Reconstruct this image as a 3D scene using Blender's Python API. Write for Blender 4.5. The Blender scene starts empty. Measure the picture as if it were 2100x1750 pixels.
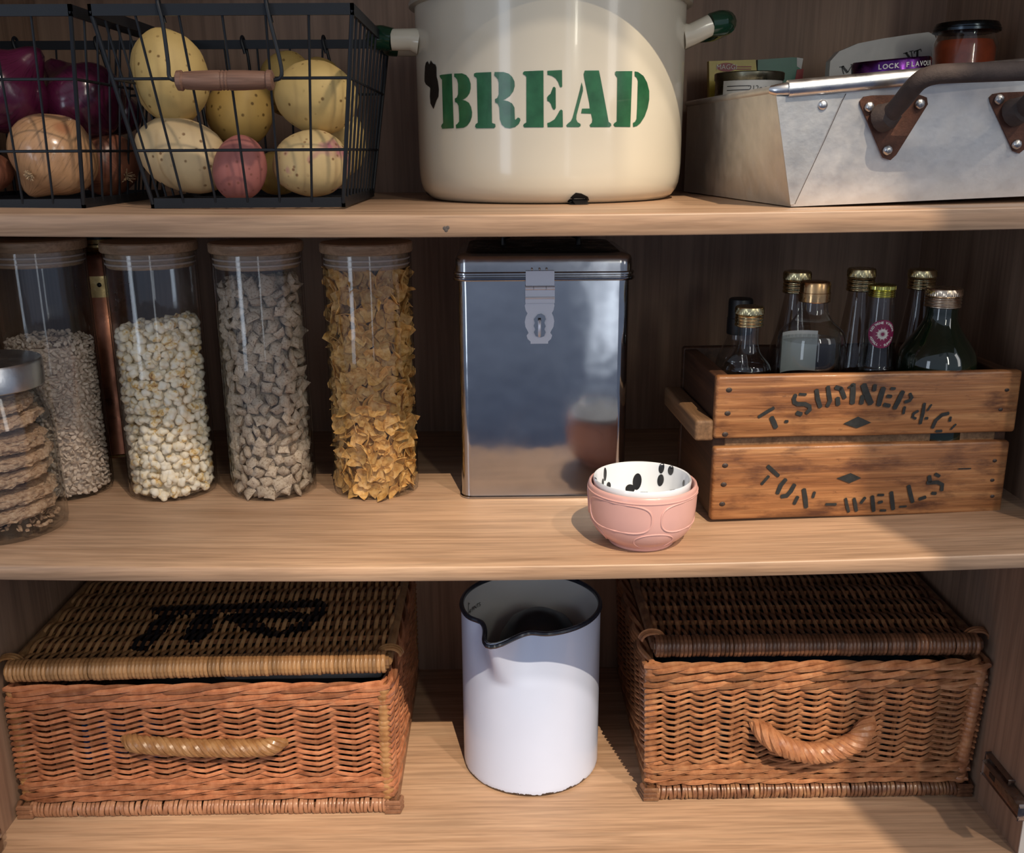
import bpy, bmesh, math, random
from math import sin, cos, pi, sqrt, exp, atan2, radians, tan
from mathutils import Vector, Matrix, noise
random.seed(7)
SC = bpy.context.scene
COL = SC.collection

# ------------------------------------------------------------------ camera
W, H, FPX = 2100, 1750, 2000.0
CAM = Vector((0.0, -0.9, 0.390))
_p, _y, _r = radians(15.8), radians(0.7), radians(0.33)
FW = Vector((sin(_y)*cos(_p), cos(_y)*cos(_p), -sin(_p)))
R0 = Vector((cos(_y), -sin(_y), 0)); U0 = R0.cross(FW)
RT = R0*cos(_r) - U0*sin(_r); UP = R0*sin(_r) + U0*cos(_r)
cd = bpy.data.cameras.new('camera'); cam = bpy.data.objects.new('camera', cd); COL.objects.link(cam)
cam.matrix_world = Matrix(((RT.x, UP.x, -FW.x, CAM.x), (RT.y, UP.y, -FW.y, CAM.y), (RT.z, UP.z, -FW.z, CAM.z), (0, 0, 0, 1)))
cd.sensor_fit = 'HORIZONTAL'; cd.sensor_width = 36; cd.lens = 36*FPX/W; cd.clip_start = 0.02
SC.camera = cam
def ray(x, y): return FW + RT*((x-1050)/FPX) - UP*((y-875)/FPX)
def PZ(x, y, z): d = ray(x, y); return CAM + d*((z-CAM.z)/d.z)
def PY(x, y, Y): d = ray(x, y); return CAM + d*((Y-CAM.y)/d.y)
def PX(x, y, X): d = ray(x, y); return CAM + d*((X-CAM.x)/d.x)
def mpp(P): return (P-CAM).dot(FW)/FPX

# ------------------------------------------------------------------ light
SC.view_settings.view_transform = 'Standard'; SC.view_settings.look = 'None'
SC.view_settings.gamma = 1; SC.view_settings.use_curve_mapping = False
SC.view_settings.exposure = 0.0
wd = bpy.data.worlds.new('room_light'); SC.world = wd; wd.use_nodes = True
wn = wd.node_tree.nodes; wl = wd.node_tree.links; wn.clear()
wo = wn.new('ShaderNodeOutputWorld'); wb = wn.new('ShaderNodeBackground')
tc = wn.new('ShaderNodeTexCoord'); sx = wn.new('ShaderNodeSeparateXYZ'); mr = wn.new('ShaderNodeMapRange'); cr = wn.new('ShaderNodeValToRGB')
mr.inputs[1].default_value = -1; mr.inputs[2].default_value = 1
cr.color_ramp.elements[0].position = 0.33; cr.color_ramp.elements[0].color = (0.10, 0.125, 0.21, 1)
em_ = cr.color_ramp.elements.new(0.5); em_.color = (0.52, 0.61, 0.80, 1)
cr.color_ramp.elements[2].position = 1.0; cr.color_ramp.elements[2].color = (0.66, 0.70, 0.78, 1)
wl.new(tc.outputs['Generated'], sx.inputs[0]); wl.new(sx.outputs['Z'], mr.inputs[0]); wl.new(mr.outputs[0], cr.inputs[0])
wl.new(cr.outputs[0], wb.inputs[0]); wl.new(wb.outputs[0], wo.inputs[0]); wb.inputs[1].default_value = 0.50
def sunlight(name, d, e, ang, colr, loc):
    sd = bpy.data.lights.new(name, 'SUN'); sd.energy = e; sd.angle = radians(ang); sd.color = colr
    so = bpy.data.objects.new(name, sd); COL.objects.link(so); so.rotation_euler = Vector(d).normalized().to_track_quat('-Z', 'Y').to_euler(); so.location = loc
sunlight('sun_through_side_window', (-0.54, 0.80, -1.0), 1.1, 2.0, (1.0, 0.84, 0.68), (2.5, -3, 4))
sunlight('warm_sun_beam', (-0.198, 0.90, -1.0), 3.3, 0.25, (1.0, 0.82, 0.60), (1.0, -4, 5))  # second sun lamp added for the warm beam; the roof window is invented
def window_light(name, loc, target, sx_, sy_, e, colr):
    d = bpy.data.lights.new(name, 'AREA'); d.shape = 'RECTANGLE'; d.size = sx_; d.size_y = sy_; d.energy = e; d.color = colr
    o = bpy.data.objects.new(name, d); COL.objects.link(o); o.location = loc
    o.rotation_euler = (Vector(target)-Vector(loc)).to_track_quat('-Z', 'Y').to_euler()
window_light('window_light_right', (1.12, -3.0, 1.55), (0.1, 0.1, 0.5), 0.12, 1.5, 15, (1.0, 0.97, 0.82))
window_light('window_light_side', (2.5, -1.9, 1.3), (0, 0.1, 0.3), 0.45, 1.9, 9, (1.0, 0.97, 0.93))
window_light('window_light_left', (-2.3, -2.6, 0.35), (-0.2, 0.1, 0.1), 0.6, 1.9, 12, (0.75, 0.86, 1.0))
window_light('window_light_far', (0.95, -4.0, 0.2), (0, 0.1, 0.0), 0.3, 1.9, 2.6, (0.85, 0.92, 1.0))

# ------------------------------------------------------------------ materials
class NT:
    def __init__(s, name):
        s.m = bpy.data.materials.new(name); s.m.use_nodes = True; s.t = s.m.node_tree; s.t.nodes.clear()
        s.out = s.n('ShaderNodeOutputMaterial'); s._tc = None
    def n(s, ty, **k):
        o = s.t.nodes.new(ty)
        for a, b in k.items(): setattr(o, a, b)
        return o
    def l(s, a, b): s.t.links.new(a, b)
    def co(s, kind='Object', scale=(1, 1, 1)):
        if s._tc is None: s._tc = s.n('ShaderNodeTexCoord')
        mp = s.n('ShaderNodeMapping'); mp.inputs['Scale'].default_value = scale; s.l(s._tc.outputs[kind], mp.inputs[0]); return mp.outputs[0]
    def noise(s, vec, scale, detail=4, rough=.55, dist=0):
        o = s.n('ShaderNodeTexNoise'); o.inputs['Scale'].default_value = scale; o.inputs['Detail'].default_value = detail
        o.inputs['Roughness'].default_value = rough; o.inputs['Distortion'].default_value = dist; s.l(vec, o.inputs['Vector']); return o.outputs['Fac']
    def ramp(s, fac, stops, interp='LINEAR'):
        o = s.n('ShaderNodeValToRGB'); e = o.color_ramp.elements; o.color_ramp.interpolation = interp
        while len(e) < len(stops): e.new(0.5)
        for i, (p, c) in enumerate(stops):
            e[i].position = p; e[i].color = (c[0], c[1], c[2], 1) if not isinstance(c, (int, float)) else (c, c, c, 1)
        s.l(fac, o.inputs[0]); return o.outputs[0]
    def mix(s, fac, a, b, mode='MIX'):
        o = s.n('ShaderNodeMix', data_type='RGBA', blend_type=mode)
        for i, v in ((0, fac), (6, a), (7, b)):
            if hasattr(v, 'links'): s.l(v, o.inputs[i])
            else: o.inputs[i].default_value = v if isinstance(v, (int, float)) else (v[0], v[1], v[2], 1)
        return o.outputs[2]
    def math(s, op, a, b=0.0, c=None):
        o = s.n('ShaderNodeMath', operation=op)
        for i, v in enumerate((a, b, c)):
            if v is None: continue
            if hasattr(v, 'links'): s.l(v, o.inputs[i])
            else: o.inputs[i].default_value = v
        return o.outputs[0]
    def bsdf(s, col, rough=.5, metal=0, coat=0, spec=.5, bump=None, bstr=.2, bdist=.001, sss=0, aniso=0, sheen=0):
        b = s.n('ShaderNodeBsdfPrincipled')
        def put(k, v):
            if hasattr(v, 'links'): s.l(v, b.inputs[k])
            else: b.inputs[k].default_value = (v[0], v[1], v[2], 1) if isinstance(v, (tuple, list)) else v
        put('Base Color', col); put('Roughness', rough); put('Metallic', metal); put('Coat Weight', coat); put('Specular IOR Level', spec)
        if sss: put('Subsurface Weight', sss); b.inputs['Subsurface Radius'].default_value = (.004, .003, .002); 
        if bump is not None:
            n = s.n('ShaderNodeBump'); n.inputs['Strength'].default_value = bstr; n.inputs['Distance'].default_value = bdist
            s.l(bump, n.inputs['Height']); s.l(n.outputs[0], b.inputs['Normal'])
        s.l(b.outputs[0], s.out.inputs[0]); return b

def plain(name, col, rough=.5, metal=0, coat=0, spec=.5, var=0.12, vs=40, bump=.05, bs=300, bd=.001, rnd=0):
    t = NT(name); v = t.co()
    f = t.noise(v, vs)
    lo = tuple(c*(1-var) for c in col); hi = tuple(min(1, c*(1+var)) for c in col)
    c = t.ramp(f, [(.3, lo), (.7, hi)])
    if rnd:
        oi = t.n('ShaderNodeObjectInfo'); g = t.ramp(oi.outputs['Random'], [(0, 1-rnd), (1, 1.0)]); c = t.mix(1.0, c, g, 'MULTIPLY')
    bp = t.noise(v, bs, 2) if bump else None
    t.bsdf(c, rough, metal, coat, spec, bp, bump, bd)
    return t.m

def wood(name, c1, c2, c3, axis='x', fine=1.0, rough=.45, coat=0, stain=None, bstr=.15, band=1.0):
    t = NT(name)
    a, b = 2.2*fine, 55*fine
    sc = {'x': (a, b, b), 'y': (b, a, b), 'z': (b, b, a)}[axis]
    v = t.co('Object', sc)
    f1 = t.noise(v, 1.6, 6, .6, .6); v2 = t.co('Object', tuple(q*4 for q in sc)); f2 = t.noise(v2, 1.5, 3, .6)
    sl = {'x': (1.2, 9, 9), 'y': (9, 1.2, 9), 'z': (9, 9, 1.2)}[axis]
    f3 = t.noise(t.co('Object', sl), 1.4*band, 3)
    c = t.ramp(f1, [(.28, c1), (.5, c2), (.72, c3)])
    g = t.ramp(f2, [(.36, .66), (.58, 1.0)]); c = t.mix(.75, c, g, 'MULTIPLY')
    g3 = t.ramp(f3, [(.3, .86), (.7, 1.06)]); c = t.mix(1.0, c, g3, 'MULTIPLY')
    if stain:
        fs = t.noise(t.co('Object', (4, 4, 13)), 3.4, 5, .65); sm = t.ramp(fs, [(.50, 0.0), (.68, 1.0)]); c = t.mix(sm, c, stain)
        fs2 = t.noise(t.co('Object', (30, 30, 90)), 2.0, 4, .7); sm2 = t.ramp(fs2, [(.62, 0.0), (.72, .7)]); c = t.mix(sm2, c, stain)
    t.bsdf(c, rough, 0, coat, .4, f2, bstr, .0006)
    return t.m

def glass(name, tint=(.985, .99, .99), edge=(.22, .24, .24), refl=1.0, rough=.02):
    t = NT(name); lw = t.n('ShaderNodeLayerWeight'); lw.inputs[0].default_value = .35
    tr = t.n('ShaderNodeBsdfTransparent'); c = t.ramp(lw.outputs['Facing'], [(.0, tint), (.60, tint), (.96, edge)]); t.l(c, tr.inputs[0])
    gl = t.n('ShaderNodeBsdfGlossy'); gl.inputs['Roughness'].default_value = rough; gl.inputs[0].default_value = (1, 1, 1, 1)
    l2 = t.n('ShaderNodeLayerWeight'); l2.inputs[0].default_value = .5
    nz = t.noise(t.co('Object', (1, 1, .25)), 30, 2); bp = t.n('ShaderNodeBump'); bp.inputs['Strength'].default_value = .12; bp.inputs['Distance'].default_value = .002
    t.l(nz, bp.inputs['Height']); t.l(bp.outputs[0], gl.inputs['Normal']); t.l(bp.outputs[0], l2.inputs['Normal'])
    f = t.math('MULTIPLY_ADD', t.math('POWER', l2.outputs['Facing'], 4.5), .8*refl, .035*refl)
    mx = t.n('ShaderNodeMixShader'); t.l(f, mx.inputs[0]); t.l(tr.outputs[0], mx.inputs[1]); t.l(gl.outputs[0], mx.inputs[2]); t.l(mx.outputs[0], t.out.inputs[0])
    return t.m

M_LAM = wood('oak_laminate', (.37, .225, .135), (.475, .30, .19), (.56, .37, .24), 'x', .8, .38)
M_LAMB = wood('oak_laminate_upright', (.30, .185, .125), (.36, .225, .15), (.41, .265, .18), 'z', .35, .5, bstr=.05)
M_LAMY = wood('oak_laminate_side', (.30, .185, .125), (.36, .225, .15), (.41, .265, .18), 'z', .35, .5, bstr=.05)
M_BLACKWIRE = plain('black_powder_coat', (.010, .012, .016), .45, 0, 0, .35, .1, 40, .08, 900)
M_HANDLEWOOD = wood('pinkish_turned_wood', (.17, .085, .055), (.25, .13, .085), (.34, .19, .13), 'x', 1.5, .5)
M_HANDLEWOODP = wood('pale_turned_wood', (.5, .38, .25), (.6, .47, .32), (.68, .55, .4), 'x', 1.5, .5)

def enamel(name, col, rough=.16, chip=None):
    t = NT(name); v = t.co(); f = t.noise(v, 12); lo = tuple(q*.96 for q in col)
    c = t.ramp(f, [(.3, lo), (.7, col)])
    if chip:
        z0, amt = chip
        sp = t.n('ShaderNodeSeparateXYZ'); t.l(v, sp.inputs[0])
        nz = t.noise(v, 55, 5, .7); lim = t.math('MULTIPLY_ADD', nz, amt, z0)
        msk = t.math('LESS_THAN', sp.outputs[2], lim); c = t.mix(msk, c, (.03, .016, .012))
        sc2 = t.noise(t.co('Object', (1, 1, 1)), 160, 3, .6); m2 = t.ramp(sc2, [(.765, 0), (.78, 1)]); c = t.mix(m2, c, (.10, .08, .08))
    t.bsdf(c, rough, 0, .25, .5, t.noise(v, 26, 2), .05, .002)
    return t.m
M_CREAM = enamel('cream_enamel', (.70, .65, .53), .17)
M_WHITEEN = enamel('white_enamel', (.60, .68, .88), .28, chip=(-.0035, .016))
M_WHITEIN = enamel('white_enamel_inside', (.62, .62, .62), .3)
M_GREENEN = enamel('green_enamel', (.010, .045, .025), .12)
M_GREENTXT = plain('green_stencil_paint', (.022, .115, .048), .25, 0, .2, .5, .25, 60, 0)
M_CHIP = plain('black_iron_chip', (.010, .008, .008), .5, 0, 0, .5, .3, 80, .2)
M_NAVY = plain('dark_blue_enamel_rim', (.018, .022, .035), .25, 0, .2, .5, .3, 80, .1)
M_PINK = plain('pink_glaze', (.70, .40, .36), .32, 0, .15, .5, .05, 20, .04, 60)
M_WHITEGLAZE = plain('white_glaze', (.74, .78, .84), .14, 0, .3, .5, .02, 20, 0)
M_BLACKSPOT = plain('black_glaze_spot', (.012, .012, .014), .25, 0, .2, .5, .2, 90, 0)

def metal(name, col, rough=.25, var=.25, vs=18, bump=.1, bscale=30, rvar=.15, stretch=(1, 1, 1), bd=.002):
    t = NT(name); v = t.co('Object', stretch); f = t.noise(v, vs, 6, .65)
    c = t.ramp(f, [(.3, tuple(q*(1-var) for q in col)), (.7, tuple(min(1, q*(1+var*.4)) for q in col))])
    r = t.ramp(t.noise(v, vs*2.3, 5), [(.3, max(.02, rough-rvar)), (.75, rough+rvar)])
    t.bsdf(c, r, 1, 0, .5, t.noise(v, bscale, 3), bump, bd)
    return t.m
M_STEEL = metal('polished_dented_steel', (.52, .53, .55), .13, .12, 9, .45, 7, .05, (1, 1, 1), .0035)
M_STEELLID = metal('pressed_steel_lid', (.45, .44, .44), .16, .25, 14, .3, 14, .06)
t = NT('satin_steel'); t.bsdf((.66, .67, .74), .42, .55, 0, .6); M_STEELSAT = t.m
M_ALU = metal('worn_aluminium', (.72, .71, .70), .56, .14, 26, .12, 90, .08)
M_ALUFLAP = metal('aluminium_flap', (.60, .61, .62), .58, .2, 30, .2, 80, .08)
M_ALURIM = metal('rolled_aluminium_rim', (.80, .79, .78), .33, .15, 20, .15, 60, .1)
M_RIVET = metal('rivet_steel', (.62, .60, .58), .35, .4, 200, .4, 400, .1, bd=.0006)
M_GOLD = metal('gold_cap', (.72, .60, .33), .25, .12, 60, .02)
M_GOLDG = metal('yellow_gold_cap', (.62, .58, .16), .25, .12, 60, .02)
M_COPPERCAP = metal('copper_cap', (.66, .40, .19), .28, .15, 40, .05)
M_COPPER = metal('aged_copper', (.42, .17, .10), .33, .5, 14, .1, 30, .12)
M_BRASS = metal('aged_brass', (.50, .34, .14), .35, .4, 60, .1)
M_BRUSHED = metal('brushed_steel_lid', (.60, .61, .62), .32, .12, 60, .05, 200, .05, (1, 1, 1))
M_DARKMETAL = metal('dark_varnished_tin_top', (.03, .03, .03), .35, .3, 20, .1)
def rust(name, c1, c2):
    t = NT(name); v = t.co(); f = t.noise(v, 45, 6, .7); c = t.ramp(f, [(.3, c1), (.7, c2)])
    t.bsdf(c, .72, .15, 0, .3, t.noise(v, 260, 4, .7), .6, .001); return t.m
M_RUST = rust('rusty_bracket_iron', (.045, .022, .017), (.13, .055, .035))
M_IRON = rust('dark_iron_rod', (.05, .038, .035), (.085, .062, .055))
M_HINGE = metal('hinge_nickel', (.32, .26, .23), .38, .2, 60, .05)

def veg(name, base, spot, spotscale=105, thr=.70, rough=.55, blot=None, spec=.35, streak=None):
    t = NT(name); v = t.co(); f = t.noise(v, 22, 5, .6)
    c = t.ramp(f, [(.25, tuple(q*.78 for q in base)), (.7, base)])
    if streak:
        sp = t.n('ShaderNodeSeparateXYZ'); t.l(v, sp.inputs[0]); an = t.math('ARCTAN2', sp.outputs[1], sp.outputs[0]); cb = t.n('ShaderNodeCombineXYZ')
        t.l(t.math('MULTIPLY', an, streak[0]), cb.inputs[0]); t.l(t.math('MULTIPLY', sp.outputs[2], streak[2]*40), cb.inputs[1])
        wv = t.noise(cb.outputs[0], 1.6, 5, .65); g = t.ramp(wv, [(.34, .50), (.47, .92), (.62, 1.0)]); c = t.mix(1, c, g, 'MULTIPLY')
    if blot:
        m0 = t.ramp(t.noise(v, 32, 2), [(.56, 0), (.66, .85)]); c = t.mix(m0, c, blot)
    vo = t.n('ShaderNodeTexVoronoi'); vo.inputs['Scale'].default_value = spotscale; t.l(v, vo.inputs['Vector'])
    m = t.ramp(vo.outputs['Distance'], [(.12, 1.0), (.22, 0)])
    nz = t.ramp(t.noise(v, 30, 2), [(.38, 0.0), (.5, 1.0)]); m = t.mix(1, m, nz, 'MULTIPLY')
    c = t.mix(m, c, spot)
    t.bsdf(c, rough, 0, 0, spec, t.noise(v, 120, 4), .15, .001); return t.m
M_POTATO = veg('potato_skin_yellow', (.66, .47, .18), (.20, .11, .03))
M_POTATOPALE = veg('potato_skin_pale', (.66, .49, .27), (.22, .12, .05))
M_POTATODK = veg('potato_skin_golden', (.50, .33, .10), (.14, .08, .02))
M_POTATOEYE = veg('potato_skin_pale_purple_eyes', (.68, .50, .24), (.25, .12, .05), blot=(.40, .10, .18))
M_POTATOPINK = veg('potato_skin_pink', (.42, .15, .13), (.26, .09, .07), 120)
M_REDONION = veg('red_onion_skin', (.085, .010, .040), (.04, .006, .02), 20, rough=.2, spec=.7, streak=(9, 9, .6))
M_ONION = veg('brown_onion_skin', (.62, .35, .18), (.45, .2, .1), 20, rough=.2, spec=.7, streak=(7, 7, .5))
M_ONIONDK = veg('reddish_onion_skin', (.26, .10, .06), (.15, .05, .03), 20, rough=.35, spec=.5, streak=(9, 9, .6))
M_ROOT = plain('dry_onion_roots', (.42, .30, .18), .8, var=.3)

def wicker(name, c1, c2, c3, rnd=.5, rough=.33, paint=None, coat=.1):
    t = NT(name); oi = t.n('ShaderNodeObjectInfo'); v = t.co('Object', (1, 1, 1))
    f = t.noise(v, 60, 4, .65)
    c = t.ramp(f, [(.3, c1), (.5, c2), (.75, c3)])
    g = t.ramp(oi.outputs['Random'], [(0, 1-rnd), (1, 1.0)]); c = t.mix(1, c, g, 'MULTIPLY')
    geo = t.n('ShaderNodeNewGeometry'); 
    if paint:
        tot = None
        for (a, b, rr) in paint:
            a = Vector(a); b = Vector(b); d = b-a; L2 = d.dot(d)
            s1 = t.n('ShaderNodeVectorMath', operation='SUBTRACT'); t.l(geo.outputs['Position'], s1.inputs[0]); s1.inputs[1].default_value = a
            dt = t.n('ShaderNodeVectorMath', operation='DOT_PRODUCT'); t.l(s1.outputs[0], dt.inputs[0]); dt.inputs[1].default_value = d
            hh = t.n('ShaderNodeMath', operation='MULTIPLY', use_clamp=True); t.l(dt.outputs['Value'], hh.inputs[0]); hh.inputs[1].default_value = 1/L2
            sv = t.n('ShaderNodeVectorMath', operation='SCALE'); sv.inputs[0].default_value = d; t.l(hh.outputs[0], sv.inputs['Scale'])
            s2 = t.n('ShaderNodeVectorMath', operation='SUBTRACT'); t.l(s1.outputs[0], s2.inputs[0]); t.l(sv.outputs[0], s2.inputs[1])
            s3 = t.n('ShaderNodeVectorMath', operation='MULTIPLY'); t.l(s2.outputs[0], s3.inputs[0]); s3.inputs[1].default_value = (1, 1, 0)
            ln = t.n('ShaderNodeVectorMath', operation='LENGTH'); t.l(s3.outputs[0], ln.inputs[0])
            q = t.math('SUBTRACT', ln.outputs['Value'], rr)
            tot = q if tot is None else t.math('MINIMUM', tot, q)
        nz = t.math('MULTIPLY_ADD', t.noise(geo.outputs['Position'], 90, 2), .012, -.006)
        q = t.math('ADD', tot, nz); m = t.math('LESS_THAN', q, 0.0); c = t.mix(m, c, (.006, .007, .010))
    t.bsdf(c, rough, 0, coat, .45, t.noise(v, 420, 3), .25, .0006); return t.m
M_WICK = wicker('honey_wicker', (.30, .105, .048), (.45, .175, .085), (.59, .275, .145))
M_WICKG = wicker('golden_wicker', (.30, .13, .045), (.46, .23, .09), (.60, .34, .15))
M_WICKB = wicker('base_wicker', (.27, .12, .065), (.42, .20, .11), (.54, .29, .17))
M_WICKR = wicker('brown_wicker', (.29, .11, .048), (.43, .185, .085), (.57, .29, .145))
M_WICKRD = wicker('dark_lid_wicker', (.11, .045, .024), (.23, .10, .05), (.42, .23, .11))
M_STAKE = wicker('wicker_stake', (.20, .08, .04), (.30, .13, .06), (.40, .19, .1))

M_CRATE = wood('weathered_pine', (.17, .060, .020), (.34, .145, .055), (.50, .25, .105), 'x', 1.25, .42, .08, stain=(.085, .032, .016), bstr=.8, band=2)
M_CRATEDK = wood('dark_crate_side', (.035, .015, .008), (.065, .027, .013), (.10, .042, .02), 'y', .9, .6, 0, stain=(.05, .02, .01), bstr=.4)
M_CRATEHANDLE = wood('worn_crate_batten', (.14, .075, .035), (.22, .12, .06), (.32, .19, .10), 'y', .9, .65, 0, bstr=.5)
M_INK = plain('faded_black_stencil_ink', (.014, .015, .015), .7, var=.4, vs=200, bump=.1)
M_NAIL = plain('rusty_nail_head', (.06, .045, .04), .55, .6, 0, .5, .3, 300, .3)

M_GLASS = glass('clear_glass')
M_GLASSB = glass('bottle_glass', (.95, .96, .96), (.16, .17, .17), 1.6)
M_GLASSP = glass('bottle_glass_tinted', (.80, .76, .74), (.07, .06, .06), 1.5)
M_GLASSJAM = glass('jam_glass', (.9, .85, .8), (.3, .2, .15), 1.5)
t = NT('dark_green_glass'); t.bsdf((.006, .012, .006), .06, 0, .3, .8, t.noise(t.co(), 30, 2), .1, .001); M_DARKGLASS = t.m
t = NT('clear_spirit_liquid'); t.bsdf((.42, .41, .38), .08, 0, 0, .6); M_LIQ = t.m
M_LIDWOOD = wood('bamboo_lid', (.30, .19, .11), (.38, .25, .15), (.45, .31, .2), 'x', 1.2, .5)
M_SILICONE = plain('silicone_ring', (.42, .36, .32), .4, var=.05)
def food(name, stops, scale=120, rnd=.25, rough=.6, sss=.0, bs=300, bstr=.3):
    t = NT(name); v = t.co(); oi = t.n('ShaderNodeObjectInfo'); geo = t.n('ShaderNodeNewGeometry')
    a = t.n('ShaderNodeVectorMath', operation='ADD'); t.l(v, a.inputs[0]); t.l(oi.outputs['Location'], a.inputs[1])
    c = t.ramp(t.noise(a.outputs[0], scale, 4, .65), stops)
    g = t.ramp(oi.outputs['Random'], [(0, 1-rnd), (1, 1.0)]); c = t.mix(1, c, g, 'MULTIPLY')
    t.bsdf(c, rough, 0, 0, .35, t.noise(a.outputs[0], bs, 3), bstr, .0008, sss); return t.m
M_POP = food('popcorn', [(.28, (.30, .11, .02)), (.37, (.80, .54, .20)), (.45, (.95, .83, .62)), (.7, (.97, .92, .82))], 75, .08, .5)
M_PILLOW = food('wheat_pillow_cereal', [(.34, (.20, .13, .08)), (.43, (.50, .40, .30)), (.7, (.64, .53, .42))], 420, .3, .8, 0, 700, .6)
M_FLAKE = food('corn_flake', [(.3, (.45, .20, .04)), (.5, (.74, .42, .13)), (.7, (.86, .56, .23))], 160, .35, .45)
M_OAT = food('oat_cluster', [(.3, (.40, .29, .21)), (.5, (.62, .50, .40)), (.7, (.74, .63, .52))], 150, .2, .8)
M_BISC = food('shredded_wheat_biscuit', [(.3, (.26, .14, .08)), (.5, (.48, .31, .19)), (.7, (.60, .43, .29))], 260, .1, .85, 0, 500, 1.0)
M_PAPERW = plain('white_paper_label', (.62, .61, .58), .5, var=.05)
M_POUCH = plain('pale_grey_pouch', (.42, .40, .37), .35, var=.1, vs=20, bump=.3, bs=30, bd=.003)
M_YEL = plain('yellow_packet', (.55, .42, .05), .35, var=.15, vs=30)
M_YELO = plain('golden_yellow_packet', (.55, .28, .01), .35, var=.2, vs=30)
M_GRN = plain('teal_green_packet', (.03, .16, .10), .35, var=.2, vs=30)
M_RED = plain('dark_red_print', (.30, .02, .02), .4, var=.1)
M_PURPLE = metal('purple_jar_lid', (.11, .028, .17), .25, .15, 40, .02)
M_DARKLID = metal('dark_jar_lid', (.05, .06, .07), .22, .3, 40, .05)
M_JAM = plain('orange_red_relish', (.30, .055, .02), .3, 0, .4, .5, .3, 60, .1)
M_BLACK = plain('matt_black', (.010, .010, .011), .4, var=.1)
M_MAROON = plain('maroon_label', (.22, .008, .06), .4, var=.08)
M_PRINTW = plain('white_print', (.75, .72, .66), .5, var=.03)
M_PRINTK = plain('black_print', (.02, .02, .02), .5, var=.03)
M_BLUE = plain('blue_contents', (.01, .10, .38), .4, var=.2)
M_TEAL = plain('dark_blue_cloth', (.008, .03, .06), .7, var=.3)
M_EDGEW = plain('pale_edge_strip', (.70, .62, .54), .5, var=.05)

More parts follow.
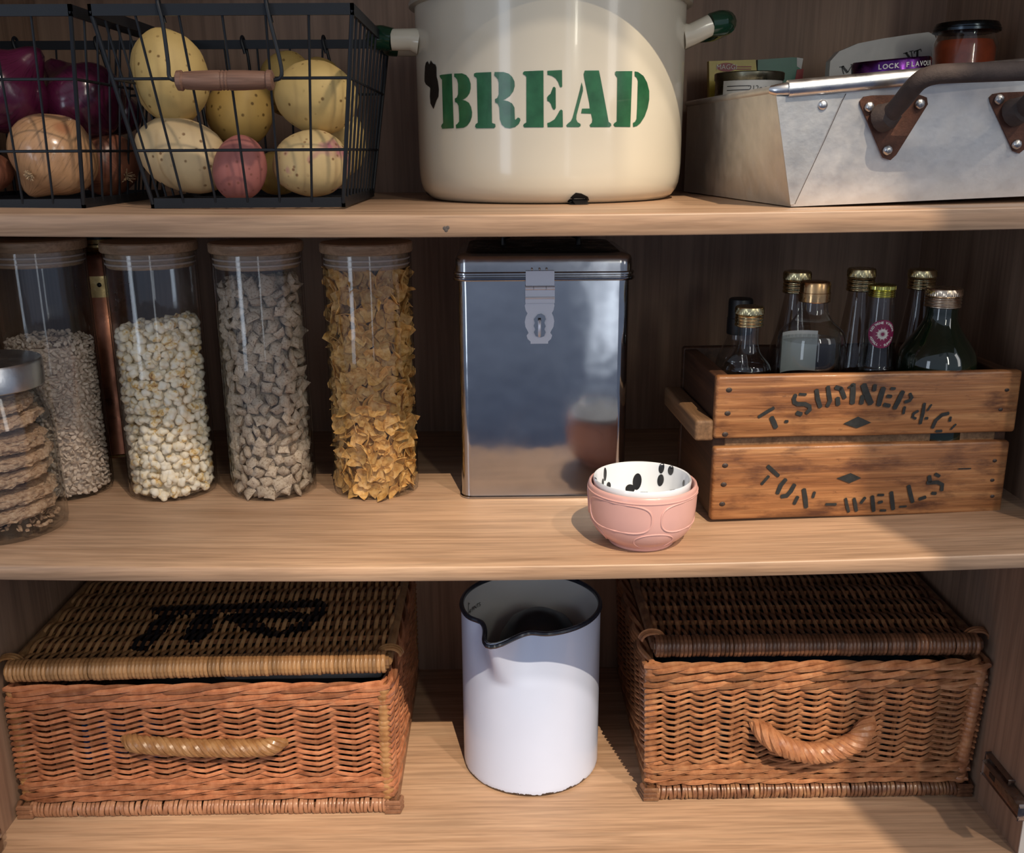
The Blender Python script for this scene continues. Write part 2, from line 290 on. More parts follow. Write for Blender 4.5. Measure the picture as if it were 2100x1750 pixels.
# ------------------------------------------------------------------ mesh helpers
class MB:
    def __init__(s): s.v = []; s.f = []
    def add(s, vs, fs, mtx=None):
        o = len(s.v)
        s.v += [tuple(mtx @ Vector(q)) for q in vs] if mtx is not None else [tuple(q) for q in vs]
        s.f += [tuple(i+o for i in f) for f in fs]; return s
    def box(s, x0, x1, y0, y1, z0, z1, bev=0, seg=2, mtx=None):
        bm = bmesh.new(); bmesh.ops.create_cube(bm, size=1)
        for q in bm.verts: q.co = Vector(((x0+x1)/2+q.co.x*(x1-x0), (y0+y1)/2+q.co.y*(y1-y0), (z0+z1)/2+q.co.z*(z1-z0)))
        if bev: bmesh.ops.bevel(bm, geom=list(bm.edges), offset=bev, segments=seg, affect='EDGES', profile=.5)
        s.bm(bm, mtx); return s
    def bm(s, bm, mtx=None):
        bm.verts.index_update(); s.add([q.co.copy() for q in bm.verts], [[q.index for q in f.verts] for f in bm.faces], mtx); bm.free(); return s
    def lathe(s, prof, n=48, mtx=None, cap0=True, cap1=True, rf=None):
        vs = []; fs = []; k = len(prof)
        for (r, z) in prof:
            for i in range(n):
                a = 2*pi*i/n; q = rf(a, z) if rf else 1.0
                vs.append((r*q*cos(a), r*q*sin(a), z))
        for j in range(k-1):
            for i in range(n):
                a = j*n+i; b = j*n+(i+1) % n; fs.append((a, b, b+n, a+n))
        if cap0: fs.append(tuple(reversed(range(n))))
        if cap1: fs.append(tuple(range((k-1)*n, k*n)))
        return s.add(vs, fs, mtx)
    def tube(s, pts, r, n=8, closed=False, up=None, flat=1.0, caps=True, mtx=None, twist=0):
        pts = [Vector(p) for p in pts]; m = len(pts); vs = []; fs = []
        T = []
        for i in range(m):
            a = pts[(i-1) % m] if (closed or i > 0) else pts[i]; b = pts[(i+1) % m] if (closed or i < m-1) else pts[i]
            d = (b-a); T.append(d.normalized() if d.length > 1e-9 else Vector((1, 0, 0)))
        nrm = None
        for i in range(m):
            tt = T[i]
            if up is not None: q = Vector(up); nrm = (q - tt*q.dot(tt)).normalized()
            elif nrm is None:
                q = Vector((0, 0, 1)) if abs(tt.z) < .9 else Vector((1, 0, 0)); nrm = (q - tt*q.dot(tt)).normalized()
            else: nrm = (nrm - tt*nrm.dot(tt)).normalized()
            bi = tt.cross(nrm); rr = r[i] if isinstance(r, (list, tuple)) else r
            for j in range(n):
                a = 2*pi*j/n + twist*i; vs.append(pts[i] + nrm*(cos(a)*rr*flat) + bi*(sin(a)*rr))
        for i in range(m if closed else m-1):
            for j in range(n):
                a = i*n+j; b = i*n+(j+1) % n; c = ((i+1) % m)*n+(j+1) % n; d = ((i+1) % m)*n+j; fs.append((a, b, c, d))
        if caps and not closed:
            fs.append(tuple(reversed(range(n)))); fs.append(tuple(range((m-1)*n, m*n)))
        return s.add(vs, fs, mtx)
    def sphere(s, c, r, n=2, scale=(1, 1, 1), fn=None, mtx=None):
        bm = bmesh.new(); bmesh.ops.create_icosphere(bm, subdivisions=n, radius=1)
        for q in bm.verts:
            d = q.co.copy(); k = fn(d) if fn else 1.0
            q.co = Vector((c[0]+d.x*r*k*scale[0], c[1]+d.y*r*k*scale[1], c[2]+d.z*r*k*scale[2]))
        return s.bm(bm, mtx)
    def prism(s, poly, t, mp=None, mtx=None):
        """poly in (x,z); extruded along y from -t to 0"""
        bm = bmesh.new(); vs = [bm.verts.new((p[0], -t, p[1])) for p in poly]
        f = bm.faces.new(vs); r = bmesh.ops.extrude_face_region(bm, geom=[f])
        for q in r['geom']:
            if isinstance(q, bmesh.types.BMVert): q.co.y = 0
        bmesh.ops.recalc_face_normals(bm, faces=bm.faces)
        tri = [f for f in bm.faces if len(f.verts) > 4]; bmesh.ops.triangulate(bm, faces=tri)
        return s.bm(bm, mtx)
    def mesh(s, name, mat, smooth=True, ang=40):
        me = bpy.data.meshes.new(name); me.from_pydata(s.v, [], s.f); me.update()
        bm = bmesh.new(); bm.from_mesh(me); bmesh.ops.recalc_face_normals(bm, faces=bm.faces); bm.to_mesh(me); bm.free()
        if mat: me.materials.append(mat)
        if smooth:
            me.polygons.foreach_set('use_smooth', [True]*len(me.polygons)); me.set_sharp_from_angle(angle=radians(ang))
        return me

def obj(name, data, parent=None, loc=(0, 0, 0), rot=(0, 0, 0), scale=(1, 1, 1), **props):
    o = bpy.data.objects.new(name, data); COL.objects.link(o)
    if parent is not None: o.parent = parent
    o.location = loc; o.rotation_euler = rot; o.scale = scale
    for k, v in props.items(): o[k] = v
    return o
def thing(name, label, cat, loc=(0, 0, 0), rotz=0, group=None, rot=None):
    o = obj(name, None, None, loc, rot or (0, 0, rotz)); o['label'] = label; o['category'] = cat; o.empty_display_size = .03
    if group: o['group'] = group
    return o
def part(name, mb, mat, parent, smooth=True, ang=40, **props): return obj(name, mb.mesh(name, mat, smooth, ang), parent, **props)
def single(name, mb, mat, label, cat, loc=(0, 0, 0), rot=(0, 0, 0), group=None, smooth=True, ang=40):
    o = obj(name, mb.mesh(name, mat, smooth, ang), None, loc, rot); o['label'] = label; o['category'] = cat
    if group: o['group'] = group
    return o
def tag(o, label, cat, group=None):
    o['label'] = label; o['category'] = cat
    if group: o['group'] = group
def local(p, root):  # world -> thing-local for upright things
    return root.matrix_world.inverted() @ Vector(p)
def text_mesh(txt, size, font_ext=0.0, spacing=1.0, align='CENTER', bold=0.0):
    cu = bpy.data.curves.new('lettering', 'FONT'); cu.body = txt; cu.size = size; cu.align_x = align; cu.align_y = 'CENTER'; cu.space_character = spacing
    cu.extrude = 0; cu.offset = bold; cu.resolution_u = 3
    o = bpy.data.objects.new('lettering', cu); COL.objects.link(o); bpy.context.view_layer.update()
    me = bpy.data.meshes.new_from_object(o); bpy.data.objects.remove(o); bpy.data.curves.remove(cu)
    vs = [tuple(v.co) for v in me.vertices]; fs = [tuple(p.vertices) for p in me.polygons]; bpy.data.meshes.remove(me); return vs, fs

# ------------------------------------------------------------------ setting
XL, XR, YB = -.606, .598, .49
ZB, ZU, ZC = -.404, .341, .690
SAGM, SAGU = .0097, .006
def sag_mid(x): return -SAGM*(1-(x/.60)**2)
def sag_up(x): return ZU - SAGU*(1-(x/.60)**2)
def board(name, zf, th, y0, y1, mat):
    mb = MB(); n = 40; prof = [(y1, 0), (y0+.0022, 0), (y0+.0008, -.0006), (y0, -.0024), (y0, -th+.001), (y0+.001, -th), (y1, -th)]
    vs = []; fs = []; k = len(prof)
    for i in range(n+1):
        x = XL + (XR-XL)*i/n
        for (y, z) in prof: vs.append((x, y, zf(x)+z))
    for i in range(n):
        for j in range(k): a = i*k+j; b = i*k+(j+1) % k; fs.append((a, b, b+k, a+k))
    fs.append(tuple(range(k))); fs.append(tuple(reversed(range(n*k, n*k+k)))); mb.add(vs, fs)
    return obj(name, mb.mesh(name, mat, True, 50))
o = board('floor', lambda x: ZB, .018, -.02, YB, M_LAM); o['kind'] = 'structure'
o = board('shelf_board', sag_mid, .016, 0, YB, M_LAM); tag(o, 'middle oak-effect shelf board under the glass canisters and the crate', 'shelf')
o = board('shelf_board', sag_up, .0205, 0, YB, M_LAM); tag(o, 'upper oak-effect shelf board under the cream bread bin', 'shelf')
mb = MB()
for (x, y) in ((912, 468), (918, 467), (915, 472)): q = PY(x, y, -.0002); mb.sphere(q, .0018, 2, (1, .2, 1))
part('nick', mb, plain('dark_nick', (.10, .08, .07), .7), o)
o = board('ceiling', lambda x: ZC+.018, .018, 0, YB, M_LAM); o['kind'] = 'structure'
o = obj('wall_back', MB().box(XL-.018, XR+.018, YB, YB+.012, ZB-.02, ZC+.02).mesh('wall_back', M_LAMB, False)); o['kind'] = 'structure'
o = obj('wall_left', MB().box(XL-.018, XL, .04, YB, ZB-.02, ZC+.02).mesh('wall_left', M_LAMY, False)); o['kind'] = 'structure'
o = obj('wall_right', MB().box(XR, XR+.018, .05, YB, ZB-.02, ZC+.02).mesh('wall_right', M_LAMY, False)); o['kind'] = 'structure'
o = obj('trim_right', MB().box(XR, XR+.018, .0485, .05, ZB-.02, ZC+.02).mesh('trim_right', M_EDGEW, False)); o['kind'] = 'structure'
# unseen panels added high behind the camera: they bound the warm beam on its right and soften it on its left
yw = -3.6
o = obj('beam_blocker', MB().prism([(1.232+.115*.9, 3.1), (1.72, 3.1), (1.72, 6.0), (1.232-.115*2.0, 6.0)], .004).mesh('beam_blocker', M_PAPERW, False), None, (0, yw, 0)); tag(o, 'unseen panel added behind the viewer to cut off the warm beam', 'light blocker')
t = NT('beam_fader'); sp_ = t.n('ShaderNodeSeparateXYZ'); t.l(t.co(), sp_.inputs[0]); g_ = t.ramp(t.math('ADD', sp_.outputs[0], t.math('MULTIPLY_ADD', sp_.outputs[2], -.75, 2.85)), [(.02, 0.0), (.48, 1.0)])
a_ = t.n('ShaderNodeBsdfTransparent'); b_ = t.n('ShaderNodeBsdfDiffuse'); m_ = t.n('ShaderNodeMixShader'); t.l(g_, m_.inputs[0]); t.l(b_.outputs[0], m_.inputs[1]); t.l(a_.outputs[0], m_.inputs[2]); t.l(m_.outputs[0], t.out.inputs[0])
o = obj('beam_fader', MB().prism([(-.6, 3.1), (.96, 3.1), (.96, 6.0), (-.6, 6.0)], .001).mesh('beam_fader', t.m, False), None, (0, yw, 0)); tag(o, 'unseen graded panel added behind the viewer to fade the warm beam', 'curtain')

# ------------------------------------------------------------------ pure shapes for wicker
def rr_path(w, d, r, per_side, zfun=None):
    pass
class Perim:
    """rounded rectangle x 0..w, y 0..d walked from the front-left corner; u = stake number, stakes sit on whole numbers, corners too"""
    def __init__(s, w, d, nf, ns, rc=.014, flare=0.0, h=.2):
        s.w, s.d, s.nf, s.ns, s.rc, s.N, s.fl, s.h = w, d, nf, ns, rc, 2*(nf+ns), flare, h
    def at(s, u, off, z):
        u = u % s.N; nf, ns = s.nf, s.ns; e = s.fl*(z/s.h)
        if u < nf: k = u/nf; side = 0
        elif u < nf+ns: k = (u-nf)/ns; side = 1
        elif u < 2*nf+ns: k = (u-nf-ns)/nf; side = 2
        else: k = (u-2*nf-ns)/ns; side = 3
        x0, y0, x1, y1 = -e-off, -e-off, s.w+e+off, s.d+e+off
        P = [Vector((x0, y0)), Vector((x1, y0)), Vector((x1, y1)), Vector((x0, y1))]
        a, b = P[side], P[(side+1) % 4]; L = (b-a).length; p = a.lerp(b, k)
        # round the corner
        rc = s.rc; t0 = k*L; t1 = (1-k)*L
        if t0 < rc or t1 < rc:
            t = t0 if t0 < rc else t1; cc = a if t0 < rc else b
            prv = P[(side-1) % 4] if t0 < rc else P[(side+2) % 4]
            inward = (prv-cc).normalized(); q = (1-t/rc); p = p + inward*(rc*.30*q*q)
        return Vector((p.x, p.y, z))

def rod_loop(P, z, A, B, C, r, ph, period=2.0, sub=8, n=6, rise=0.0):
    pts = []; M = int(P.N*sub)
    for i in range(M):
        u = i/sub; a = 2*pi*u/period+ph; off = A*cos(a); zz = z + B*sin(a) + C*abs(sin(pi*u)) + rise*sin(u*.9+ph)
        pts.append(P.at(u, off, zz))
    return MB().tube(pts, r, n, closed=True, up=(0, 0, 1))

def binding(x0, x1, y, z, r, pitch, rnd, flat=1.0):
    """front stick wrapped with split cane: one ring of cane after another"""
    mb = MB(); x = x0; n = 12
    while x < x1:
        w = pitch*rnd.uniform(.65, 1.35); rr = r*rnd.uniform(.96, 1.06); tl = rnd.uniform(-.0012, .0012); vs = []; fs = []
        for (dx, q) in ((.03, .90), (.15, 1.0), (.5, 1.03), (.85, 1.0), (.97, .90)):
            for j in range(n):
                a = 2*pi*j/n; vs.append((x+dx*w+tl*sin(a)*1.2, y+rr*q*cos(a), z+rr*q*flat*sin(a)))
        for k in range(4):
            for j in range(n): a = k*n+j; b = k*n+(j+1) % n; fs.append((a, b, b+n, a+n))
        mb.add(vs, fs); x += w
    return mb

def rope(path, R, nst, turns, rs, n=6):
    """laid rope: nst strands twisted around a path"""
    pts = [Vector(p) for p in path]; m = len(pts); mb = MB()
    T = [(pts[min(i+1, m-1)]-pts[max(i-1, 0)]).normalized() for i in range(m)]
    for k in range(nst):
        sp = []; rad = []
        for i in range(m):
            q = Vector((0, 0, 1)); nn = (q-T[i]*q.dot(T[i])); nn = nn.normalized() if nn.length > .05 else Vector((0, 1, 0)); bi = T[i].cross(nn)
            e = min(1, min(i, m-1-i)/(m*.10)+.35); a = 2*pi*(turns*i/(m-1)+k/nst); sp.append(pts[i]+(nn*cos(a)+bi*sin(a))*R*e); rad.append(rs*(.7+.3*e))
        mb.tube(sp, rad, n)
    return mb

def hamper(name, label, loc, rotz, w, d, h, zl, mats, nf, ns, rows, seed, flare=0.0, lid_tilt=(0, 0), zb=.02, wale=.03, top=.028, handle=None, lid_th=.0125):
    rnd = random.Random(seed); mr, mt, mbs, mlid, mlidw = mats
    root = thing(name, label, 'basket', loc, rotz)
    P = Perim(w-.012, d-.012, nf, ns, .016, flare, h); PO = Vector((.006, .006, 0))
    def shift(mb): mb.v = [(a+.006, b+.006, c) for a, b, c in mb.v]; return mb
    # base binding along the four bottom edges, and the woven floor
    bb = binding(.012, w-.012, .006, zb*.5, zb*.52, .0052, rnd)
    part('base_binding', bb, mbs, root, kind='stuff', label='cane wrapped round the bottom edge')
    bs = MB()
    for xx in (.008, w-.008): bs.tube([(xx, .004, zb*.5), (xx, d-.004, zb*.5)], zb*.46, 8)
    bs.tube([(0.01, d-.006, zb*.5), (w-.01, d-.006, zb*.5)], zb*.46, 8); bs.box(.01, w-.01, .01, d-.01, .004, .010)
    for cx in (.006, w-.006):
        for k in range(3): bs.tube([(cx-.010, .010, .004+.006*k), (cx-.008, -.002, .004+.006*k), (cx+.008, -.002, .004+.006*k), (cx+.010, .010, .004+.006*k)], .0034, 6)
    part('base_frame', bs, mbs, root)
    # stakes
    for i in range(int(P.N)):
        a = P.at(i, 0, zb); b = P.at(i, 0, h-.004); sm = MB()
        corner = i in (0, nf, nf+ns, 2*nf+ns)
        if corner:
            c0 = Vector((P.w/2, P.d/2, 0)); q = [a.lerp(b, k/90) for k in range(91)]
            q = [v + (Vector((c0.x-v.x, c0.y-v.y, 0)).normalized()*.0022) for v in q]
            sm.tube(q, [.0074+.0013*abs(sin(k*pi*(h-zb)/.0075/90)) for k in range(91)], 10); part('corner_post', shift(sm), mt, root)
        else:
            sm.tube([a, b], .0030, 6); part('stake', shift(sm), M_STAKE, root)
    # bottom waling
    nw = max(2, int(round(wale/.0085)))
    for k in range(nw):
        z = zb + .006 + k*(wale/nw)
        for s in range(3):
            part('weaving_rod', shift(rod_loop(P, z, .0052, .0026, 0, .0031*rnd.uniform(.9, 1.1), 2*pi*s/3+k, 3.0, 5, 6, .0006)), mr, root)
    # siding: pairs of rods twisted over and under the stakes
    z0 = zb+wale+.006; z1 = h-top-.002
    for k in range(rows):
        z = z0 + (z1-z0)*k/(rows-1)
        for s in range(2):
            part('weaving_rod', shift(rod_loop(P, z, .0056, .0017, .0020, .0023*rnd.uniform(.9, 1.12), pi*s, 2.0, 8, 6, .0004)), mr, root)
    # top border
    nt = 3
    for k in range(nt):
        z = h-top+.006+k*(top-.010)/(nt-1)
        for s in range(3):
            part('border_rod', shift(rod_loop(P, z, .0050, .0030, 0, .0037, 2*pi*s/3+k*1.3, 4.0 if (P.N % 4 == 0) else 3.0, 5, 6, .0008)), mr, root)
    # handle
    if handle:
        hp, R, turns = handle
        ho = part('handle', rope(hp, R*.60, 5, turns, R*.46, 8), mt, root)
    # contents seen as darkness with a blue item
    # lid
    lid = obj('lid', None, root, (0, 0, zl), (lid_tilt[0], lid_tilt[1], 0)); lid.empty_display_size = .02
    s = .042; nst = int((d-.03)/s); rw = .0033; fr = lid_th
    for k in range(nst+1):
        yy = .030+k*s
        if yy > d-.01: break
        part('lid_stake', MB().tube([(.004, yy, fr), (w-.004, yy, fr)], rw, 6), M_STAKE, lid)
    core = MB(); core.tube([(.004, fr*.95, fr), (w-.004, fr*.95, fr)], fr-.004, 8); core.tube([(.006, .012, fr), (.006, d-.01, fr)], .006, 8); core.tube([(w-.006, .012, fr), (w-.006, d-.01, fr)], .006, 8)
    core.tube([(.006, d-.008, fr), (w-.006, d-.008, fr)], .007, 8)
    part('lid_frame', core, mlid, lid)
    def weaver(par, wid):
        pts = []; q = Vector
        for i in range(int((d-.018)/.007)+1):
            yy = d-.008-i*.007
            if yy < .022: break
            pts.append((0, yy, fr + .0048*cos(pi*(yy-.030)/s + pi*par)))
        for i in range(9):
            b = radians(70+210*i/8); pts.append((0, fr*.95+cos(b)*(fr-.0008), fr+sin(b)*(fr-.0008)))
        pts.append((0, .03, fr-.006))
        return MB().tube(pts, wid, 6, up=(1, 0, 0), flat=1.15)
    def flatten(mb, k): return mb
    wm = []
    for par in (0, 1):
        for wid in (.0021, .0025): wm.append((par, weaver(par, wid).mesh('weaver', mlid, True, 60)))
    x = .0085; j = 0
    while x < w-.008:
        c = [m for (p, m) in wm if p == j % 2]; o = obj('weaver', rnd.choice(c), lid, (x, rnd.uniform(-.0006, .0006), rnd.uniform(-.0004, .0004)), (0, 0, rnd.uniform(-.006, .006)))
        x += rnd.uniform(.0044, .0054); j += 1
    for cx in (.004, w-.004):
        for k in range(3):
            mb = MB(); rr = .013+.0022*k*.5
            mb.tube([(cx + (rr)*cos(a)*(1.0) , .018+.004*k, fr*1.1+rr*sin(a)*.75+.002) for a in [pi*i/10 for i in range(11)]], .0017, 6)
            part('corner_tie', mb, mt, lid)
    return root

# ------------------------------------------------------------------ bottom compartment
paintL = []
def strk(pts, r):
    for (a, b) in zip(pts, pts[1:]):
        A = PZ(a[0], a[1], -.168); B = PZ(b[0], b[1], -.168); paintL.append((tuple(A), tuple(B), r))
strk([(285, 1275), (350, 1208)], .013); strk([(330, 1206), (640, 1198)], .016); strk([(395, 1262), (425, 1205)], .015)
strk([(470, 1222), (560, 1258)], .011); strk([(560, 1258), (625, 1240), (655, 1205)], .010); strk([(500, 1215), (640, 1225)], .012)
M_WLID1 = wicker('grey_brown_lid_wicker', (.30, .145, .06), (.45, .25, .11), (.58, .36, .18), .45, .34, paint=paintL)
M_WLID2 = M_WICKRD
def hpath(a, b, drop, out, n=170, ease=.12):
    P = []
    for i in range(n+1):
        k = i/n; o = min(1, min(k, 1-k)/ease); o = sin(o*pi/2)
        P.append((a[0]+(b[0]-a[0])*k, a[1]-out*o, a[2]+(b[2]-a[2])*k - drop*sin(pi*k)))
    return P
LH = (-.598, .1405, ZB)
a = PY(252, 1520, .135); b = PY(583, 1528, .135)
hL = hpath((a.x-LH[0], .002, a.z-LH[2]), (b.x-LH[0], .002, b.z-LH[2]), .004, .012)
lh = hamper('wicker_hamper', 'honey-brown wicker hamper with black marks on its lid, left of the enamel jug', LH, 0, .466, .335, .178, .185,
            (M_WICK, M_WICKG, M_WICKB, M_WLID1, None), 10, 7, 13, 3, 0.0, (0.0, radians(-.85)), handle=(hL, .0105, 5.0))
RH = (.180, .1585, ZB)
a = PY(1548, 1488, .152); b = PY(1790, 1480, .152)
hR = hpath((a.x-RH[0], .002, a.z-RH[2]), (b.x-RH[0], .002, b.z-RH[2]), .030, .026, 170, .2)
rh = hamper('wicker_hamper', 'dark brown wicker hamper with drooping rope handle, right of the enamel jug', RH, 0, .410, .315, .192, .1985,
            (M_WICKR, M_WICKR, M_WICKRD, M_WLID2, None), 12, 7, 13, 5, .007, (0.0, radians(.3)), handle=(hR, .0125, 4.0), top=.034)
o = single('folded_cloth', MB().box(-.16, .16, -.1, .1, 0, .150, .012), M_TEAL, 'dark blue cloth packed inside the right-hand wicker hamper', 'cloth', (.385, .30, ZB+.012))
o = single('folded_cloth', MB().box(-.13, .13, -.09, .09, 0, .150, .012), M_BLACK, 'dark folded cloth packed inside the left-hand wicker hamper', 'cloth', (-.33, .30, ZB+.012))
o = single('plastic_packet', MB().box(-.045, .045, -.01, .01, 0, .052, .004), M_BLUE, 'blue packet showing through the weave beside the left hamper handle', 'packet', (-.475, .170, ZB+.066))
o['label'] = 'blue packet inside the left wicker hamper, showing beside its handle'
single('foil_packet', MB().box(-.10, .10, -.03, .03, 0, .020, .006), plain('pale_grey_foil', (.25, .28, .32), .35, .3), 'pale grey packet peeping out under the left hamper lid', 'packet', (-.25, .22, ZB+.158))

# enamel jug
JC = Vector((.0372, .2575, ZB)); JR = .0905; JH = .229; JA = atan2(-.107, -.052)
def jr(a, z, base=1.0):
    d = (a-JA+pi) % (2*pi)-pi; hz = max(0, min(1, (z-(JH-.072))/.072)); hz = hz**1.05
    return 1 + hz*(.36*exp(-(d/.17)**2) - .07*exp(-((abs(d)-.42)/.16)**2))
def jz(a): d = (a-JA+pi) % (2*pi)-pi; return -.004*exp(-(d/.3)**2)
jug = thing('enamel_jug', 'tall white enamel measuring jug with dark chipped rim between the hampers', 'jug', JC)
mb = MB(); n = 144
zs = [0, .0015, .004] + [.004+(JH-.004)*i/44 for i in range(1, 45)]
prof = [(JR-.004, 0), (JR-.0012, .0012), (JR, .004)]+[(JR, z) for z in zs[3:]]
mb.lathe(prof, n, None, True, False, jr); part('body', mb, M_WHITEEN, jug, ang=60)
mb = MB(); mb.lathe([(JR-.003, .004)]+[(JR-.0022, z) for z in zs[3:]], n, None, True, False, jr); part('inner_wall', mb, M_WHITEIN, jug, ang=60)
rim = []
for i in range(n):
    a = 2*pi*i/n; q = jr(a, JH); rim.append(((JR-.0008)*q*cos(a), (JR-.0008)*q*sin(a), JH+jz(a)))
part('rim', MB().tube(rim, .0031, 8, closed=True), M_NAVY, jug)
mb = MB(); mk = lambda u0, u1, z0, z1: [(cos(u)*(JR-.0030), sin(u)*(JR-.0030), z) for (u, z) in ((u0, z0), (u1, z0), (u1, z1), (u0, z1))]
a0 = atan2(.35, -1)+0.0
ua = radians(188)
ua = radians(160)
mb.add(mk(ua, ua-.012, JH-.060, JH-.014), [(0, 1, 2, 3)])
for k in range(4): mb.add(mk(ua, ua-.06, JH-.018-.012*k, JH-.0172-.012*k), [(0, 1, 2, 3)])
part('measuring_scale', mb, M_PRINTK, jug, False)
vs, fs = text_mesh('8 PINTS', .0085)
part('lettering', MB().add([(cos(ua-.20-x/JR)*(JR-.0031), sin(ua-.20-x/JR)*(JR-.0031), JH-.030+y) for x, y, z in vs], fs), M_PRINTK, jug, False)
# dark domed thing inside the jug
mb = MB(); mb.lathe([(.062, 0), (.062, .01), (.060, .05), (.052, .085), (.040, .105), (.020, .117), (.002, .120)], 32)
single('dark_round_lid', mb, plain('black_enamel_lid', (.012, .014, .020), .35), 'black domed lid standing inside the white enamel jug', 'lid', (JC.x+.012, JC.y+.015, ZB+.088))

# hinge plates on the side panels
def hinge(name, label, x, y, z, s):
    r = thing(name, label, 'hinge', (x, y, z))
    part('plate', MB().box(0, -s*.006, -.028, .028, -.011, .011, .002), M_HINGE, r)
    part('arm', MB().box(-s*.006, -s*.014, -.070, .015, -.008, .008, .003), M_HINGE, r)
    for yy in (-.018, .020): 
        mb = MB().sphere((-s*.0075, yy, -.006 if yy < 0 else .006), .0035, 2, (.5, 1, 1)); part('screw', mb, M_RIVET, r)
    part('slot', MB().box(-s*.0142, -s*.0146, -.01, .002, -.003, .003), M_BLACK, r)
    return r
p1 = PX(2052, 1575, XR); hinge('cabinet_hinge', 'nickel cabinet hinge on the right side panel beside the dark hamper', XR, p1.y-.005, p1.z-.006, 1)
p2 = PX(-20, 1735, XL); hinge('cabinet_hinge', 'cabinet hinge low on the left side panel in front of the left hamper', XL, p2.y-.01, p2.z, -1)

# ------------------------------------------------------------------ middle compartment: glass canisters
def zm(x): return sag_mid(x)
def canister(label, x, y, r, fillname):
    z = zm(x)+.0003; root = thing('glass_canister', label, 'canister', (x, y, z), 0)
    hgt = .287
    g = MB(); g.lathe([(.001, .0005), (r-.006, .0005), (r-.0015, .0025), (r, .007)]+[(r, .02+.0267*i) for i in range(11)]+[(r, hgt)], 64, None, False, False)
    g.lathe([(.001, .006), (r-.007, .006), (r-.0028, .010), (r-.0022, .016), (r-.0022, hgt)], 64, None, False, False)
    g.lathe([(r-.0022, hgt), (r-.0011, hgt+.0008), (r, hgt)], 64, None, False, False)
    part('glass', g, M_GLASS, root)
    l = MB(); l.lathe([(r-.006, .272), (r-.0045, .270), (.002, .270)], 64, None, False, False)
    l = MB(); l.lathe([(.002, .2705), (r-.005, .2705), (r-.0035, .272), (r-.0035, hgt+.001), (r+.0012, hgt+.0015), (r+.002, hgt+.003), (r+.002, hgt+.011), (r+.0005, hgt+.0125), (.002, hgt+.013)], 64)
    lid = part('lid', l, M_LIDWOOD, root)
    for zz in (.2755, .2815):
        part('seal_ring', MB().tube([((r-.0030)*cos(2*pi*i/64), (r-.0030)*sin(2*pi*i/64), zz) for i in range(64)], .0014, 6, closed=True), M_SILICONE, lid)
    return root
CR = .0512
CAN = [(-.5225, .223), (-.3975, .2275), (-.2775, .2325), (-.1525, .2365)]
canister('glass canister of pale oat clusters behind the short jar of wheat biscuits', *CAN[0], CR, 'oats')
canister('glass canister two-thirds full of popcorn', *CAN[1], CR, 'popcorn')
canister('glass canister of square grey-brown cereal pillows', *CAN[2], CR, 'pillows')
canister('glass canister full of golden corn flakes, nearest the steel tin', *CAN[3], CR, 'flakes')

def rvec(r): return Vector((r.gauss(0, 1), r.gauss(0, 1), r.gauss(0, 1))).normalized()
def pop_mesh(sd, sub=2):
    r = random.Random(sd); L = [(rvec(r)*r.uniform(.45, .62), r.uniform(.36, .55)) for _ in range(7)]
    def fn(d):
        q = .5
        for c, p in L:
            k = d.dot(c); e = p*p-c.dot(c)+k*k
            if e > 0 and k > 0: q = max(q, k+sqrt(e))
        return q+.05*noise.noise(d*5+Vector((sd, 0, 0)))
    return MB().sphere((0, 0, 0), .0080, sub, (1, 1, .9), fn)
def oat_mesh(sd):
    r = random.Random(sd); L = [(rvec(r), r.uniform(.2, .5)) for _ in range(3)]
    return MB().sphere((0, 0, 0), .0040, 1, (1.25, .95, .5), lambda d: .7+max(a*exp(4*(d.dot(l)-1)) for l, a in L)+.2*noise.noise(d*3+Vector((sd, 0, 0))))
def pillow_mesh(sd):
    r = random.Random(sd); n = 6; vs = []; fs = []; idx = {}
    a, b, h = .0078*r.uniform(.92, 1.08), .0070*r.uniform(.9, 1.1), .0036*r.uniform(.85, 1.15); bend = r.uniform(-18, 18)
    for sgn in (1, -1):
        for i in range(n+1):
            for j in range(n+1):
                u, v = -1+2*i/n, -1+2*j/n; e = i in (0, n) or j in (0, n)
                if e and sgn == -1: idx[(sgn, i, j)] = idx[(1, i, j)]; continue
                hh = h*((1-u**4)*(1-v**4))**.6 + .0006*noise.noise(Vector((u*2.5, v*2.5, sd+sgn*5)))
                pin = 1-.10*(1-abs(v))*(abs(u) > .99) - .10*(1-abs(u))*(abs(v) > .99)
                idx[(sgn, i, j)] = len(vs); vs.append((u*a*pin, v*b*pin, sgn*hh*(0 if e else 1)+bend*(u*a)**2))
        for i in range(n):
            for j in range(n): q = [idx[(sgn, i, j)], idx[(sgn, i+1, j)], idx[(sgn, i+1, j+1)], idx[(sgn, i, j+1)]]; fs.append(tuple(q if sgn > 0 else q[::-1]))
    return MB().add(vs, fs)
